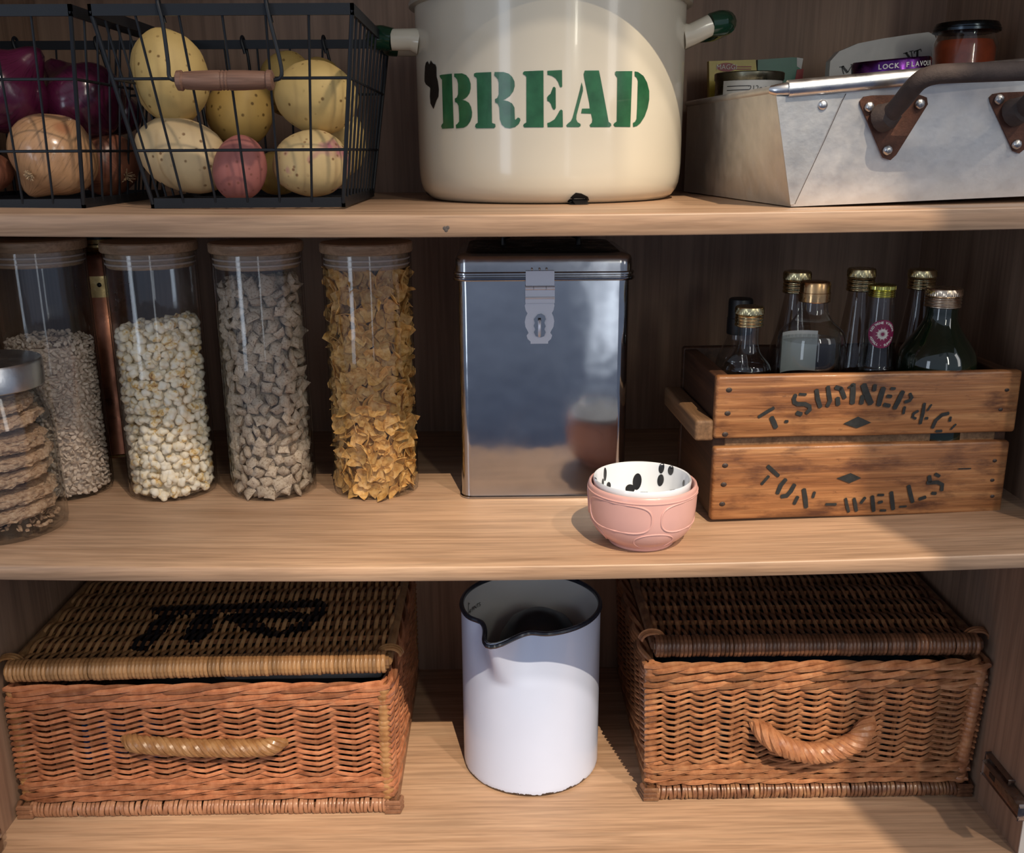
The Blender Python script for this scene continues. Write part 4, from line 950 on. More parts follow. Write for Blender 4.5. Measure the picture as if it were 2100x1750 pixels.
# ------------------------------------------------------------------ bottles in the crate
def bottle(label, cx, Y, cap, prof, gm, capm, knurl=True, zfloor=.0045, bands=3):
    """cap=(ytop, ybottom, half px); prof=[(y px, half px)...] from neck down"""
    P0 = PY(cx, cap[0], Y); k = lambda y: mpp(PY(cx, y, Y)); Z = lambda y: PY(cx, y, Y).z
    root = thing('glass_bottle', label, 'bottle', (P0.x, Y, zfloor), 0); z0 = zfloor
    pr = [(h*k(y), Z(y)-z0) for y, h in prof]; pr.sort(key=lambda q: -q[1])
    rb_ = pr[-1][0]
    low = [(rb_, .03), (rb_, .008), (rb_-.002, .002), (rb_-.006, .0005), (.001, .003)]
    full = pr+[q for q in low if q[1] < pr[-1][1]]
    # smooth the profile
    sm = []
    for i in range(len(full)-1):
        a, b = full[i], full[i+1]; m0 = full[max(i-1, 0)]; m3 = full[min(i+2, len(full)-1)]
        for j in range(5):
            t_ = j/5; f = lambda p0, p1, p2, p3: .5*((2*p1)+(-p0+p2)*t_+(2*p0-5*p1+4*p2-p3)*t_*t_+(-p0+3*p1-3*p2+p3)*t_**3)
            sm.append((max(.0008, f(m0[0], a[0], b[0], m3[0])), f(m0[1], a[1], b[1], m3[1])))
    sm.append(full[-1]); sm.reverse()
    part('glass', MB().lathe(sm, 40, None, False, False), gm, root)
    zt, zb_ = Z(cap[0])-z0, Z(cap[1])-z0; rc_ = cap[2]*k(cap[0]); hh = zt-zb_
    c = MB()
    if knurl:
        n = 96; rf = lambda a, z: 1-.022*((int(round(a/(2*pi)*n)) % 2) if z > zb_+hh*.62 and z < zt-hh*.06 else 0)
        pc = [(rc_*.97, zb_), (rc_, zb_+hh*.04)]
        for b_ in range(bands):
            q = zb_+hh*(.08+.5*b_/bands); w_ = hh*.5/bands; pc += [(rc_*1.0, q), (rc_*.955, q+w_*.35), (rc_*.955, q+w_*.5), (rc_*1.0, q+w_*.85)]
        pc += [(rc_*.96, zb_+hh*.60), (rc_*1.02, zb_+hh*.64), (rc_*1.02, zb_+hh*.90), (rc_*.98, zb_+hh*.97), (rc_*.92, zt)]
        c.lathe(pc, n, None, True, True, rf)
    else:
        c.lathe([(rc_*.98, zb_), (rc_, zb_+hh*.03), (rc_*1.0, zb_+hh*.45), (rc_*.96, zb_+hh*.47), (rc_*.96, zb_+hh*.90), (rc_*.92, zt-hh*.02), (rc_*.85, zt)], 48)
    part('cap', c, capm, root, ang=25)
    return root, k, Z
YF_, YK_ = .160, .232
bottle('glass bottle with long black neck foil, at the left back of the crate', 1520, YK_, (612, 684, 26), [(612, 22), (684, 23), (700, 27), (722, 38), (745, 44), (775, 46)], M_GLASSB, M_BLACK, False)
bottle('small clear bottle with gold cap, at the crate front left corner', 1538, YF_-.012, (628, 668, 29), [(632, 19), (668, 20), (700, 21), (722, 27), (740, 42), (752, 48), (775, 49)], M_GLASSB, M_GOLD)
bottle('tall clear bottle with gold cap behind the copper-capped decanter', 1636, YK_, (556, 600, 28), [(560, 20), (600, 22), (640, 28), (690, 38), (730, 50), (775, 56)], M_GLASSP, M_GOLD)
rt, k_, Z_ = bottle('round-shouldered clear decanter bottle with copper cap', 1673, YF_, (577, 618, 32), [(580, 24), (618, 27), (640, 30), (660, 42), (676, 60), (690, 67), (720, 69), (775, 68)], M_GLASSB, M_COPPERCAP, False)
lb = MB(); rr_ = 60*k_(720); z0_, z1_ = Z_(772)-.0045, Z_(688)-.0045
lb.add([(cos(radians(60+i*8.5))*rr_, sin(radians(60+i*8.5))*rr_, z) for z in (z0_, z1_) for i in range(11)], [(i, i+1, i+12, i+11) for i in range(10)]); part('label', lb, M_PAPERW, rt)
lq = MB(); lq.lathe([(.001, .006), (rr_*.9, .006), (rr_*1.0, z1_-.004), (.001, z1_-.004)], 40, None, False, False); part('liquid', lq, glass('clear_liquid', (.88, .9, .9), (.6, .62, .6), .6), rt)
bottle('tall clear bottle with gold cap, in the middle of the back row', 1768, YK_, (550, 596, 28), [(555, 21), (596, 23), (640, 28), (690, 35), (730, 42), (775, 47)], M_GLASSP, M_GOLD)
rt, k_, Z_ = bottle('slim clear bottle with yellow-gold cap and round maroon label', 1810, YF_, (583, 608, 27), [(585, 22), (608, 25), (640, 27), (680, 29), (715, 31), (745, 34), (775, 37)], M_GLASSB, M_GOLDG)
lr = 30*k_(680)+.0006; lz = Z_(680)-.0045; Rl = 29*k_(680); ln = MB(); vs = [(0, 0)]
def wrap(u, v, e=0): a = radians(-94)+u/lr; return (cos(a)*(lr+e), sin(a)*(lr+e), lz+v)
vs = [wrap(0, 0)]; fs = []
for q in (.33, .66, 1.0):
    for i in range(28): a = 2*pi*i/28; vs.append(wrap(Rl*q*cos(a)*1.0, Rl*q*sin(a)))
for i in range(28):
    j = (i+1) % 28; fs.append((0, 1+i, 1+j)); fs.append((1+i, 29+i, 29+j, 1+j)); fs.append((29+i, 57+i, 57+j, 29+j))
lab = part('label', MB().add(vs, fs), M_MAROON, rt)
pr_ = MB()
for i in range(24):
    a = 2*pi*i/24; q1 = Rl*(.50 if i % 2 else .40); w = .0011
    pr_.add([wrap(Rl*.10*cos(a), Rl*.10*sin(a), .0003), wrap(Rl*.3*cos(a)-w*sin(a)*.5, Rl*.3*sin(a)+w*cos(a)*.5, .0003), wrap(q1*cos(a), q1*sin(a), .0003), wrap(Rl*.3*cos(a)+w*sin(a)*.5, Rl*.3*sin(a)-w*cos(a)*.5, .0003)], [(0, 1, 2, 3)])
def arc_text(mb, txt, rad, a0, a1, size, flip, wrapf):
    n = len(txt)
    for i, ch in enumerate(txt):
        if ch == ' ': continue
        a = a0+(a1-a0)*i/(n-1); v_, f_ = text_mesh(ch, size, bold=size*.03); ro = a-pi/2 if not flip else a+pi/2
        mb.add([wrapf(rad*cos(a)+x*cos(ro)-y*sin(ro), rad*sin(a)+x*sin(ro)+y*cos(ro)) for x, y, z in v_], f_)
wl_ = lambda x, y: wrap(x, y, .0003)
arc_text(pr_, 'RED WINE VINEGAR', Rl*.80, radians(165), radians(15), .0036, False, wl_); arc_text(pr_, 'ASPALL \u00b7 SUFFOLK', Rl*.80, radians(200), radians(340), .0036, True, wl_)
part('lettering', pr_, M_PRINTW, lab, False)
bottle('tall bottle with gold cap behind the dark green bottle', 1893, YK_, (552, 592, 28), [(556, 20), (592, 22), (640, 27), (690, 34), (730, 42), (775, 46)], M_GLASSP, M_GOLD)
bottle('broad-shouldered dark green bottle with pale gold cap', 1937, YF_+.004, (590, 629, 36), [(595, 28), (629, 31), (655, 33), (680, 46), (705, 64), (730, 75), (775, 77)], M_DARKGLASS, metal('pale_gold_cap', (.78, .62, .46), .3, .15, 60, .02))

# ------------------------------------------------------------------ cream bread bin
BC = Vector((.0605, .2945, 0)); zb_ = sag_up(.06)+.0003; BR = .1532
bin_ = thing('bread_bin', 'large cream enamel bread bin lettered in green with dark chips', 'bread bin', (BC.x, BC.y, zb_))
bp = [(.001, .003), (BR-.024, .0015), (BR-.019, .0003), (BR-.0145, .0018), (BR-.009, .0055), (BR-.0045, .0115), (BR-.0018, .019), (BR-.0006, .028), (BR, .040), (BR, .10), (BR, .16), (BR, .205), (BR+.0005, .213), (BR-.002, .213), (BR-.002, .03), (.001, .006)]
def bin_r(z):
    for (r0, z0), (r1, z1) in zip(bp[2:], bp[3:13]):
        if z0 <= z <= z1: return r0+(r1-r0)*(z-z0)/max(1e-6, z1-z0)
    return BR
part('body', MB().lathe(bp, 128, None, False, False), M_CREAM, bin_)
lidp = [(BR+.003, .2085), (BR+.0065, .2095), (BR+.0068, .2130), (BR+.004, .2175), (BR-.002, .2185), (BR-.010, .2200), (BR-.03, .236), (BR-.07, .2495), (.03, .2545), (.001, .255)]
lid = part('lid', MB().lathe(lidp, 128, None, True, True), enamel('worn_cream_lid', (.40, .36, .29), .3), bin_)
part('lid_handle', MB().tube([(-.05, 0, .252), (-.045, 0, .268), (-.03, 0, .277), (.03, 0, .277), (.045, 0, .268), (.05, 0, .252)], .007, 10), M_GREENEN, lid)
for s_, zc_, dz in ((-1, .176, -.002), (1, .180, .008)):
    h = obj('side_handle', None, bin_); out = BR+.041; hy = .034
    for yy in (-hy, hy):
        y2 = yy*1.0; x0 = s_*(sqrt(BR**2-yy*yy)-.003)
        part('handle_stub', MB().tube([(x0, yy, zc_-.004), (x0+s_*.010, yy, zc_-.002), (s_*(out-.017), yy*.98, zc_+dz)], [.0145, .0118, .0115], 16), M_CREAM, h)
    gp = [(s_*(out-.0175), -hy*.985, zc_+dz), (s_*(out-.006), -hy*.93, zc_+dz+.002), (s_*out, -hy*.7, zc_+dz+.003), (s_*(out+.002), 0, zc_+dz+.003), (s_*out, hy*.7, zc_+dz+.003), (s_*(out-.006), hy*.93, zc_+dz+.002), (s_*(out-.0175), hy*.985, zc_+dz)]
    part('grip', MB().tube(gp, [.0122, .0135, .0135, .013, .0135, .0135, .0122], 16), M_GREENEN, h)
def cyl_hit(px, py):
    d = ray(px, py); o = CAM-Vector((BC.x, BC.y, zb_)); R_c = BR
    for _ in range(4):
        a = d.x*d.x+d.y*d.y; b = o.x*d.x+o.y*d.y; c = o.x*o.x+o.y*o.y-R_c*R_c; t_ = (-b-sqrt(max(0, b*b-a*c)))/a; z = o.z+d.z*t_
        R_c = bin_r(z) if z < .04 else BR
    return atan2(o.y+d.y*t_, o.x+d.x*t_), z
def decal(polys, e, step=.03):
    mb = MB()
    for poly in polys:
        Q = [cyl_hit(*p) for p in poly]; bm = bmesh.new(); f = bm.faces.new([bm.verts.new((a*BR, z, 0)) for a, z in Q]); bmesh.ops.triangulate(bm, faces=[f])
        a0 = min(q[0] for q in Q); a1 = max(q[0] for q in Q); k = a0+step
        while k < a1: bmesh.ops.bisect_plane(bm, geom=list(bm.verts)+list(bm.edges)+list(bm.faces), plane_co=(k*BR, 0, 0), plane_no=(1, 0, 0)); k += step
        z0 = min(q[1] for q in Q)
        if z0 < .04:
            for kz in (.004, .008, .012, .018, .026): bmesh.ops.bisect_plane(bm, geom=list(bm.verts)+list(bm.edges)+list(bm.faces), plane_co=(0, kz, 0), plane_no=(0, 1, 0))
        for v in bm.verts: a = v.co.x/BR; z = v.co.y; r_ = (bin_r(z) if z < .04 else BR)+e; v.co = Vector((r_*cos(a), r_*sin(a), z))
        mb.bm(bm)
    return mb
def A_(L): return [(860+u/8.4, 110+v/8.4) for u, v in L]
def B_(L): return [(1090+u/8.077, 110+v/8.077) for u, v in L]
letters = [
 A_([(355, 375), (385, 365), (565, 345), (598, 1285), (400, 1295), (382, 1255), (390, 1225), (415, 1195), (395, 450), (360, 405)]),
 A_([(605, 345), (740, 340), (810, 370), (860, 430), (888, 520), (888, 600), (870, 680), (830, 740), (785, 775), (745, 798), (800, 810), (860, 850), (895, 920), (912, 1010), (908, 1090), (880, 1170), (830, 1240), (770, 1275), (640, 1290), (632, 1230), (660, 1210), (690, 1170), (690, 1050), (680, 900), (655, 850), (620, 835), (615, 775), (650, 755), (672, 700), (672, 520), (655, 450), (630, 415), (607, 400)]),
 A_([(945, 345), (980, 330), (1242, 318), (1255, 1195), (1310, 1215), (1315, 1260), (1290, 1285), (985, 1287), (962, 1255), (975, 1215), (1012, 1190), (995, 440), (985, 415), (945, 390)]),
 A_([(1300, 318), (1450, 318), (1540, 345), (1600, 400), (1640, 480), (1645, 560), (1620, 650), (1560, 730), (1480, 785), (1440, 800), (1530, 820), (1600, 860), (1640, 930), (1648, 1130), (1660, 1140), (1700, 1100), (1735, 1115), (1742, 1150), (1715, 1210), (1650, 1265), (1560, 1288), (1480, 1275), (1420, 1220), (1390, 1130), (1380, 930), (1355, 865), (1310, 840), (1305, 785), (1345, 765), (1370, 700), (1370, 500), (1355, 440), (1320, 400), (1293, 375)]),
 A_([(1785, 330), (1810, 305)])+B_([(198, 280), (202, 1222)])+A_([(1810, 1272), (1790, 1240), (1800, 1215), (1845, 1185), (1845, 400), (1830, 380), (1790, 355)]),
 B_([(262, 285), (505, 272), (508, 545), (490, 560), (470, 550), (440, 470), (400, 410), (340, 370), (265, 350)]),
 B_([(375, 548), (400, 570), (402, 900), (385, 930), (360, 925), (340, 890), (320, 830), (295, 800), (262, 780), (258, 725), (280, 695), (315, 665), (340, 600), (355, 560)]),
 B_([(490, 925), (515, 945), (520, 1218), (268, 1218), (262, 1150), (300, 1140), (380, 1090), (430, 1010), (465, 945)]),
 B_([(828, 475), (850, 560), (850, 620), (745, 1020), (740, 1090), (760, 1135), (810, 1165), (812, 1200), (780, 1217), (590, 1217), (575, 1190), (600, 1160), (650, 1120), (680, 1060), (800, 600)]),
 B_([(880, 282), (1115, 280), (1140, 400), (1275, 1130), (1315, 1160), (1318, 1195), (1290, 1217), (975, 1217), (960, 1185), (1000, 1140), (1005, 1090), (985, 995), (820, 990), (835, 912), (965, 910), (955, 820), (870, 400), (862, 340)]),
 B_([(1380, 310), (1400, 292), (1665, 290), (1632, 1215), (1380, 1212), (1352, 1180), (1370, 1150), (1408, 1125), (1418, 400), (1380, 350)]),
 B_([(1705, 295), (1760, 305), (1850, 370), (1910, 480), (1945, 620), (1945, 760), (1920, 900), (1870, 1040), (1800, 1150), (1740, 1200), (1680, 1215), (1675, 1150), (1710, 1130), (1735, 1080), (1745, 900), (1757, 450), (1740, 400), (1705, 370)])]
part('lettering', decal(letters, .0005), M_GREENTXT, bin_)
part('enamel_chip', decal([A_([(145, 130), (165, 160), (178, 190), (205, 118), (240, 170), (285, 190), (300, 240), (302, 390), (325, 480), (342, 620), (335, 740), (300, 810), (250, 955), (200, 860), (188, 740), (195, 600), (185, 580), (120, 530), (97, 480), (97, 380), (105, 220), (120, 160)])], .0006), M_CHIP, bin_)
part('enamel_chip', decal([[(750+u/2.625, v/2.625) for u, v in [(1085, 1085), (1110, 1055), (1130, 1038), (1160, 1042), (1195, 1060), (1202, 1078), (1175, 1095), (1130, 1102), (1090, 1097)]]], .0006), M_CHIP, bin_)
part('enamel_chip', decal([[(872, 392), (880, 398), (888, 405), (880, 404)]], .0006), M_CHIP, bin_)

# ------------------------------------------------------------------ aluminium roasting pan
V = Vector
B0, B1, B2, B3 = V((.278, .045, .3372)), V((.560, .055, .3472)), V((.555, .43, .3475)), V((.243, .41, .3375))
T0, T1, T2, T3 = V((.2525, .030, .4400)), V((.586, .035, .4680)), V((.586, .455, .4680)), V((.2525, .462, .4475))
pan = thing('roasting_pan', 'old riveted aluminium roasting pan with rusty triangular handle brackets', 'pan', B0); O_ = B0.copy()
def quad(mb, a, b, c, d, nx=14, nz=8, amp=.0006, sd=0):
    vs = []; fs = []; nrm = (b-a).cross(d-a).normalized()
    for j in range(nz+1):
        for i in range(nx+1):
            u, w = i/nx, j/nz; p = (a*(1-u)+b*u)*(1-w)+(d*(1-u)+c*u)*w; e = 0 if (i in (0, nx) or j in (0, nz)) else amp*noise.noise(p*22+V((sd, 0, 0)))
            vs.append(p+nrm*e-O_)
    for j in range(nz):
        for i in range(nx): q = j*(nx+1)+i; fs.append((q, q+1, q+nx+2, q+nx+1))
    mb.add(vs, fs)
mb = MB(); quad(mb, B0, B1, T1, T0, 24, 10, .0005, 1); quad(mb, B3, B0, T0, T3, 20, 10, .0012, 2); quad(mb, B1, B2, T2, T1, 8, 5); quad(mb, B2, B3, T3, T2, 8, 5); quad(mb, B0, B3, B2, B1, 4, 4, 0)
ins = V((.40, .24, .0))
def inn(p, k=.0018, up=0): return V((p.x+(k if p.x < .4 else -k), p.y+(k if p.y < .24 else -k), p.z+up))
quad(mb, inn(B1, up=.002), inn(B0, up=.002), inn(T0), inn(T1), 8, 5); quad(mb, inn(B0, up=.002), inn(B3, up=.002), inn(T3), inn(T0), 8, 5); quad(mb, inn(B2, up=.002), inn(B1, up=.002), inn(T1), inn(T2), 4, 4); quad(mb, inn(B3, up=.002), inn(B2, up=.002), inn(T2), inn(T3), 4, 4); quad(mb, inn(B0, up=.002), inn(B1, up=.002), inn(B2, up=.002), inn(B3, up=.002), 4, 4, 0)
part('body', mb, M_ALU, pan, ang=30)
FN = (B1-B0).cross(T0-B0).normalized()
if FN.y > 0: FN = -FN
def FP(px, py, e=0.0):
    d = ray(px, py); t_ = (B0+FN*e-CAM).dot(FN)/d.dot(FN); return CAM+d*t_-O_
r0 = T0-O_; r1 = T1-O_; up_ = V((0, .001, .0015))
part('rim', MB().tube([r0+(r1-r0)*q+up_+V((0, -.002, 0)) for q in (.03, .3, .6, 1.0)], .0076, 14), M_ALURIM, pan)
part('rim_end', MB().tube([r0+V((-.004, .004, .002)), r0+up_, r0+(r1-r0)*.035+up_+V((0, -.001, 0))], [.0038, .0050, .0062], 12), M_ALURIM, pan)
part('side_rim', MB().tube([r0+V((0, .004, .0025)), T3-O_+V((0, 0, .001))], .0034, 10), M_ALU, pan)
part('side_rim', MB().tube([r1, T2-O_, T3-O_], .0040, 10), M_ALU, pan)
fl = [FP(1592, 198, .0024), FP(1735, 193, .0024), FP(1724, 208, .0024), FP(1629, 419, .0024), FP(1621, 420, .0024)]
fb = MB(); n_ = len(fl); fb.add(fl+[p-FN*.0022 for p in fl], [tuple(range(n_))]+[(i, (i+1) % n_, n_+(i+1) % n_, n_+i) for i in range(n_)]); part('corner_flap', fb, M_ALUFLAP, pan, False)
part('flap_seam', MB().tube([FP(1735, 192, .0026), FP(1727, 208, .0026), FP(1690, 290, .0026), FP(1630, 419, .0026)], .0003, 5), M_IRON, pan)
def rivet(px, py, r_=.0042, mat=M_RIVET, par=pan, e=.002): c = FP(px, py, e); part('rivet', MB().sphere(c, r_, 3, (1, .75, 1)), mat, par, ang=80)
rivet(1687, 215, .0048, M_ALURIM)
def bracket(poly, rv, ctr):
    P = [FP(x, y, .0035) for x, y in poly]; b_ = MB(); n_ = len(P); b_.add(P+[p-FN*.0035 for p in P], [tuple(range(n_))]+[(i, (i+1) % n_, n_+(i+1) % n_, n_+i) for i in range(n_)])
    br = obj('bracket', b_.mesh('bracket', M_RUST, False), pan); c = FP(*ctr, .004)
    c2 = FP(ctr[0], ctr[1]-8, .010)
    part('socket', MB().tube([FP(ctr[0]-14, ctr[1]+6, .003), FP(ctr[0]-2, ctr[1]+2, .009), FP(ctr[0]+16, ctr[1]-12, .012)], [.0135, .0125, .0085], 14), M_IRON, br)
    for (x, y) in rv: c_ = FP(x, y, .0045); part('rivet', MB().sphere(c_, .0046, 3, (1, .7, 1), lambda d: 1+.12*noise.noise(d*3)), M_RIVET, br, ang=80)
bracket([(1764, 208), (1772, 199), (1790, 196), (1885, 194), (1901, 200), (1903, 214), (1838, 318), (1826, 329), (1812, 324), (1765, 216)], [(1783, 219), (1886, 213), (1820, 308)], (1822, 236))
bracket([(2029, 200), (2036, 193), (2054, 190), (2150, 186), (2168, 192), (2170, 206), (2104, 304), (2090, 315), (2078, 310), (2031, 210)], [(2049, 204), (2150, 205), (2085, 296)], (2092, 224))
hl = [FP(1822, 238, .010), FP(1846, 212, .024), FP(1870, 182, .040), FP(1890, 163, .048), FP(1918, 153, .052), FP(1960, 150, .053), FP(2050, 147, .053), FP(2110, 145, .053), FP(2150, 146, .052), FP(2140, 168, .044), FP(2118, 202, .026), FP(2096, 226, .012)]
def smooth_path(P, k=5):
    out = []
    for i in range(len(P)-1):
        m0, a, b, m3 = P[max(i-1, 0)], P[i], P[i+1], P[min(i+2, len(P)-1)]
        for j in range(k): t_ = j/k; out.append(.5*((2*a)+(b-m0)*t_+(2*m0-5*a+4*b-m3)*t_*t_+(3*a-m0-3*b+m3)*t_**3))
    return out+[P[-1]]
part('handle', MB().tube(smooth_path(hl), .0083, 14), M_IRON, pan)

# things standing in the pan
def at_px(px, py, Y): P = PY(px, py, Y); return P, mpp(P)
P, k_ = at_px(1537, 150, .365); r_ = 70*k_; zf = .3415; hgt = P.z-zf
can = thing('food_tin', 'short tin can with white printed label, at the left end of the roasting pan', 'can', (P.x, P.y, zf))
part('body', MB().lathe([(r_-.003, .003), (r_-.001, 0), (r_, .002), (r_-.0012, .004), (r_-.0012, hgt-.010), (r_, hgt-.008), (r_+.0002, hgt-.001), (r_-.001, hgt), (r_-.0025, hgt-.001), (r_-.003, hgt-.004), (.001, hgt-.004)], 64), metal('olive_tin', (.30, .28, .20), .3, .2), can)
lb = MB(); aL = [radians(-150+i*6) for i in range(21)]; lb.add([(cos(a)*(r_-.0004), sin(a)*(r_-.0004), z) for z in (hgt-.075, hgt-.0105) for a in aL], [(i, i+1, i+22, i+21) for i in range(20)]); lab = part('label', lb, M_PAPERW, can)
pt = MB()
def cw(u, v): a = radians(-92)+u/r_; return (cos(a)*(r_-.0001), sin(a)*(r_-.0001), hgt+v)
v_, f_ = text_mesh('212g \u212e', .0085); pt.add([cw(x+.003, y-.020) for x, y, z in v_], f_)
for (txt, u, vv, sz) in (('lorem tuna chunks', -.021, -.0165, .0035),): pass
for i in range(6):
    for (x0, x1) in ((-.036, -.008), (.014, .030)):
        if i == 0 and x0 > 0: continue
        pt.add([cw(x0+(x1-x0)*j/6, -.0175-.0045*i+dd) for dd in (0, .0009) for j in range(7)], [(j, j+1, j+8, j+7) for j in range(6)])
part('lettering', pt, M_PRINTK, lab, False)

def packet(name, label, poly, Y, t_, mat, bulge=0):
    P = [PY(x, y, Y) for x, y in poly]; c = P[0]; zmin = min(p.z for p in P)
    o = thing(name, label, 'packet', (c.x, Y, zmin)); part('body', MB().prism([(p.x-c.x, p.z-zmin) for p in P], t_), mat, o, ang=30)
    return o, lambda x, y, e=.0006: (lambda q: (q.x-c.x, -t_-e, q.z-zmin))(PY(x, y, Y-t_))
o, L_ = packet('soup_packet', 'yellow and green sachet with red oval badge behind the tin can', [(1452, 290), (1450, 127), (1545, 124), (1560, 290)], .437, .012, M_YEL)
mb = MB(); q = [L_(1490+20*cos(a_), 138+9*sin(a_)) for a_ in [2*pi*i/20 for i in range(20)]]; mb.add(q, [tuple(range(20))]); bd_ = part('badge', mb, M_RED, o, False)
v_, f_ = text_mesh('MAGGI', .0085); q0 = V(L_(1490, 138, .0012)); part('lettering', MB().add([(q0.x+x, q0.y, q0.z+y) for x, y, z in v_], f_), M_PRINTW, bd_, False)
mb = MB()
for (x0, x1, y) in ((1511, 1541, 136), (1508, 1540, 141)): mb.add([L_(x0, y), L_(x1, y), L_(x1, y+2.0), L_(x0, y+2.0)], [(0, 1, 2, 3)])
part('print_line', mb, M_RED, o, False)
o, L_ = packet('soup_packet', 'teal green sachet beside the yellow sachet in the roasting pan', [(1548, 290), (1550, 124), (1620, 119), (1638, 120), (1632, 290)], .447, .010, M_GRN)
mb = MB(); mb.add([L_(1634, 118), L_(1647, 120), L_(1643, 142), L_(1634, 136)], [(0, 1, 2, 3)]); part('torn_corner', mb, M_PAPERW, o, False)
mb = MB(); mb.add([L_(1634, 143), L_(1648, 141), L_(1645, 165), L_(1630, 165)], [(0, 1, 2, 3)]); part('print_patch', mb, M_RED, o, False)
P = PY(1447, 190, .39); single('small_box', MB().box(-.006, .006, -.008, .008, 0, .060, .001), M_BLACK, 'dark little box at the far left end of the roasting pan', 'box', (P.x+.004, .39, .392))
bpy.data.objects['small_box'].location.z = .3415; bpy.data.objects['small_box'].scale = (1, 1, 1.45)
o, L_ = packet('foil_pouch', 'pale grey pouch with black capital letters behind the purple lid', [(1690, 290), (1692, 150), (1694, 128), (1712, 108), (1750, 92), (1800, 82), (1860, 73), (1893, 69), (1905, 75), (1911, 90), (1915, 140), (1915, 290)], .36, .016, M_POUCH)
mb = MB()
def pen(pts, w):
    k = w*mpp(PY(pts[0][0], pts[0][1], .36))/2; Q = [V(L_(x, y)) for x, y in pts]
    for a, b in zip(Q, Q[1:]):
        d = (b-a).normalized(); nn = V((-d.z, 0, d.x))*k; mb.add([a+nn, b+nn, b-nn, a-nn], [(0, 1, 2, 3)])
for pts, w in (([(1721, 138), (1731, 136)], 1.6), ([(1726, 137), (1730, 152)], 1.8), ([(1727, 136), (1738, 149)], 4.4), ([(1738, 149), (1748, 132)], 1.8), ([(1748, 132), (1754, 152)], 4.0), ([(1744, 133), (1754, 131)], 1.6),
               ([(1852, 110), (1861, 108)], 1.6), ([(1857, 108), (1872, 128)], 4.2), ([(1872, 128), (1868, 105)], 1.6), ([(1864, 106), (1873, 104)], 1.4), ([(1874, 106), (1888, 101)], 2.0), ([(1874, 105), (1875, 110)], 1.5), ([(1888, 101), (1889, 106)], 1.5), ([(1881, 103), (1880, 130)], 4.2)): pen(pts, w)
part('lettering', mb, M_PRINTK, o, False)
P, k_ = at_px(1828, 133, .22); P.x += .0078; r_ = 77*k_
pj = thing('glass_jar', 'jar with purple screw lid leaning behind the pan handle', 'jar', (P.x, P.y, .352), 0, rot=(radians(2), radians(-4.5), 0)); hh = P.z-.352+.001
part('glass', MB().lathe([(.001, 0), (r_-.008, 0), (r_-.004, .004), (r_-.004, hh-.020), (r_-.007, hh-.012), (r_-.007, hh-.004)], 48), M_DARKGLASS, pj)
l_ = part('lid', MB().lathe([(r_-.001, hh-.010), (r_+.0008, hh-.0095), (r_, hh-.007), (r_, hh+.002), (r_-.002, hh+.0045), (.001, hh+.0045)], 64), M_PURPLE, pj)
mb = MB(); tx = 'LOCK FLAVOUR IN'
for i, ch in enumerate(tx):
    if ch == ' ': continue
    a = radians(-84)+(i-5.5)*.0055/r_; v_, f_ = text_mesh(ch, .0068, bold=.0002); mb.add([(cos(a+x/r_)*(r_+.0004), sin(a+x/r_)*(r_+.0004), hh-.0028+y) for x, y, z in v_], f_)
part('lettering', mb, M_PRINTW, l_, False)
P, k_ = at_px(1984, 48, .27); r_ = 63*k_; zf = .352; hh = P.z-zf
rj = thing('glass_jar', 'jar of orange-red relish with dark screw lid', 'jar', (P.x, P.y, zf))
zg = PY(1984, 76, .27).z-zf
part('glass', MB().lathe([(.001, 0), (r_-.004, 0), (r_, .004), (r_, zg-.008), (r_-.004, zg), (r_-.004, zg+.01)], 48, None, False, False), M_GLASSJAM, rj)
part('relish', MB().lathe([(.001, .002), (r_-.003, .002), (r_-.002, .006), (r_-.002, zg-.012), (r_-.006, zg-.004), (.001, zg-.004)], 48), M_JAM, rj)
part('lid', MB().lathe([(r_-.001, zg+.004), (r_+.0015, zg+.005), (r_+.0015, zg+.008), (r_+.0005, zg+.009), (r_+.0005, hh-.004), (r_-.002, hh), (r_-.005, hh-.0008), (r_-.006, hh-.002), (.001, hh-.002)], 64), M_DARKLID, rj)
o, L_ = packet('golden_packet', 'golden yellow packet with barcode, right of the relish jar', [(2030, 290), (2046, 64), (2060, 60), (2118, 58), (2118, 290)], .36, .014, M_YELO)
mb = MB(); q = [(2082, 104), (2116, 96), (2116, 160), (2066, 160), (2066, 132)]; mb.add([L_(*p) for p in q], [tuple(range(5))]); bc_ = part('barcode_panel', mb, M_PAPERW, o, False)
mb = MB()
for i in range(6): y = 106+i*6; mb.add([L_(2078-i*2, y, .0012), L_(2112, y-5, .0012), L_(2112, y-2, .0012), L_(2078-i*2, y+3, .0012)], [(0, 1, 2, 3)])
part('barcode', mb, M_PRINTK, bc_, False)

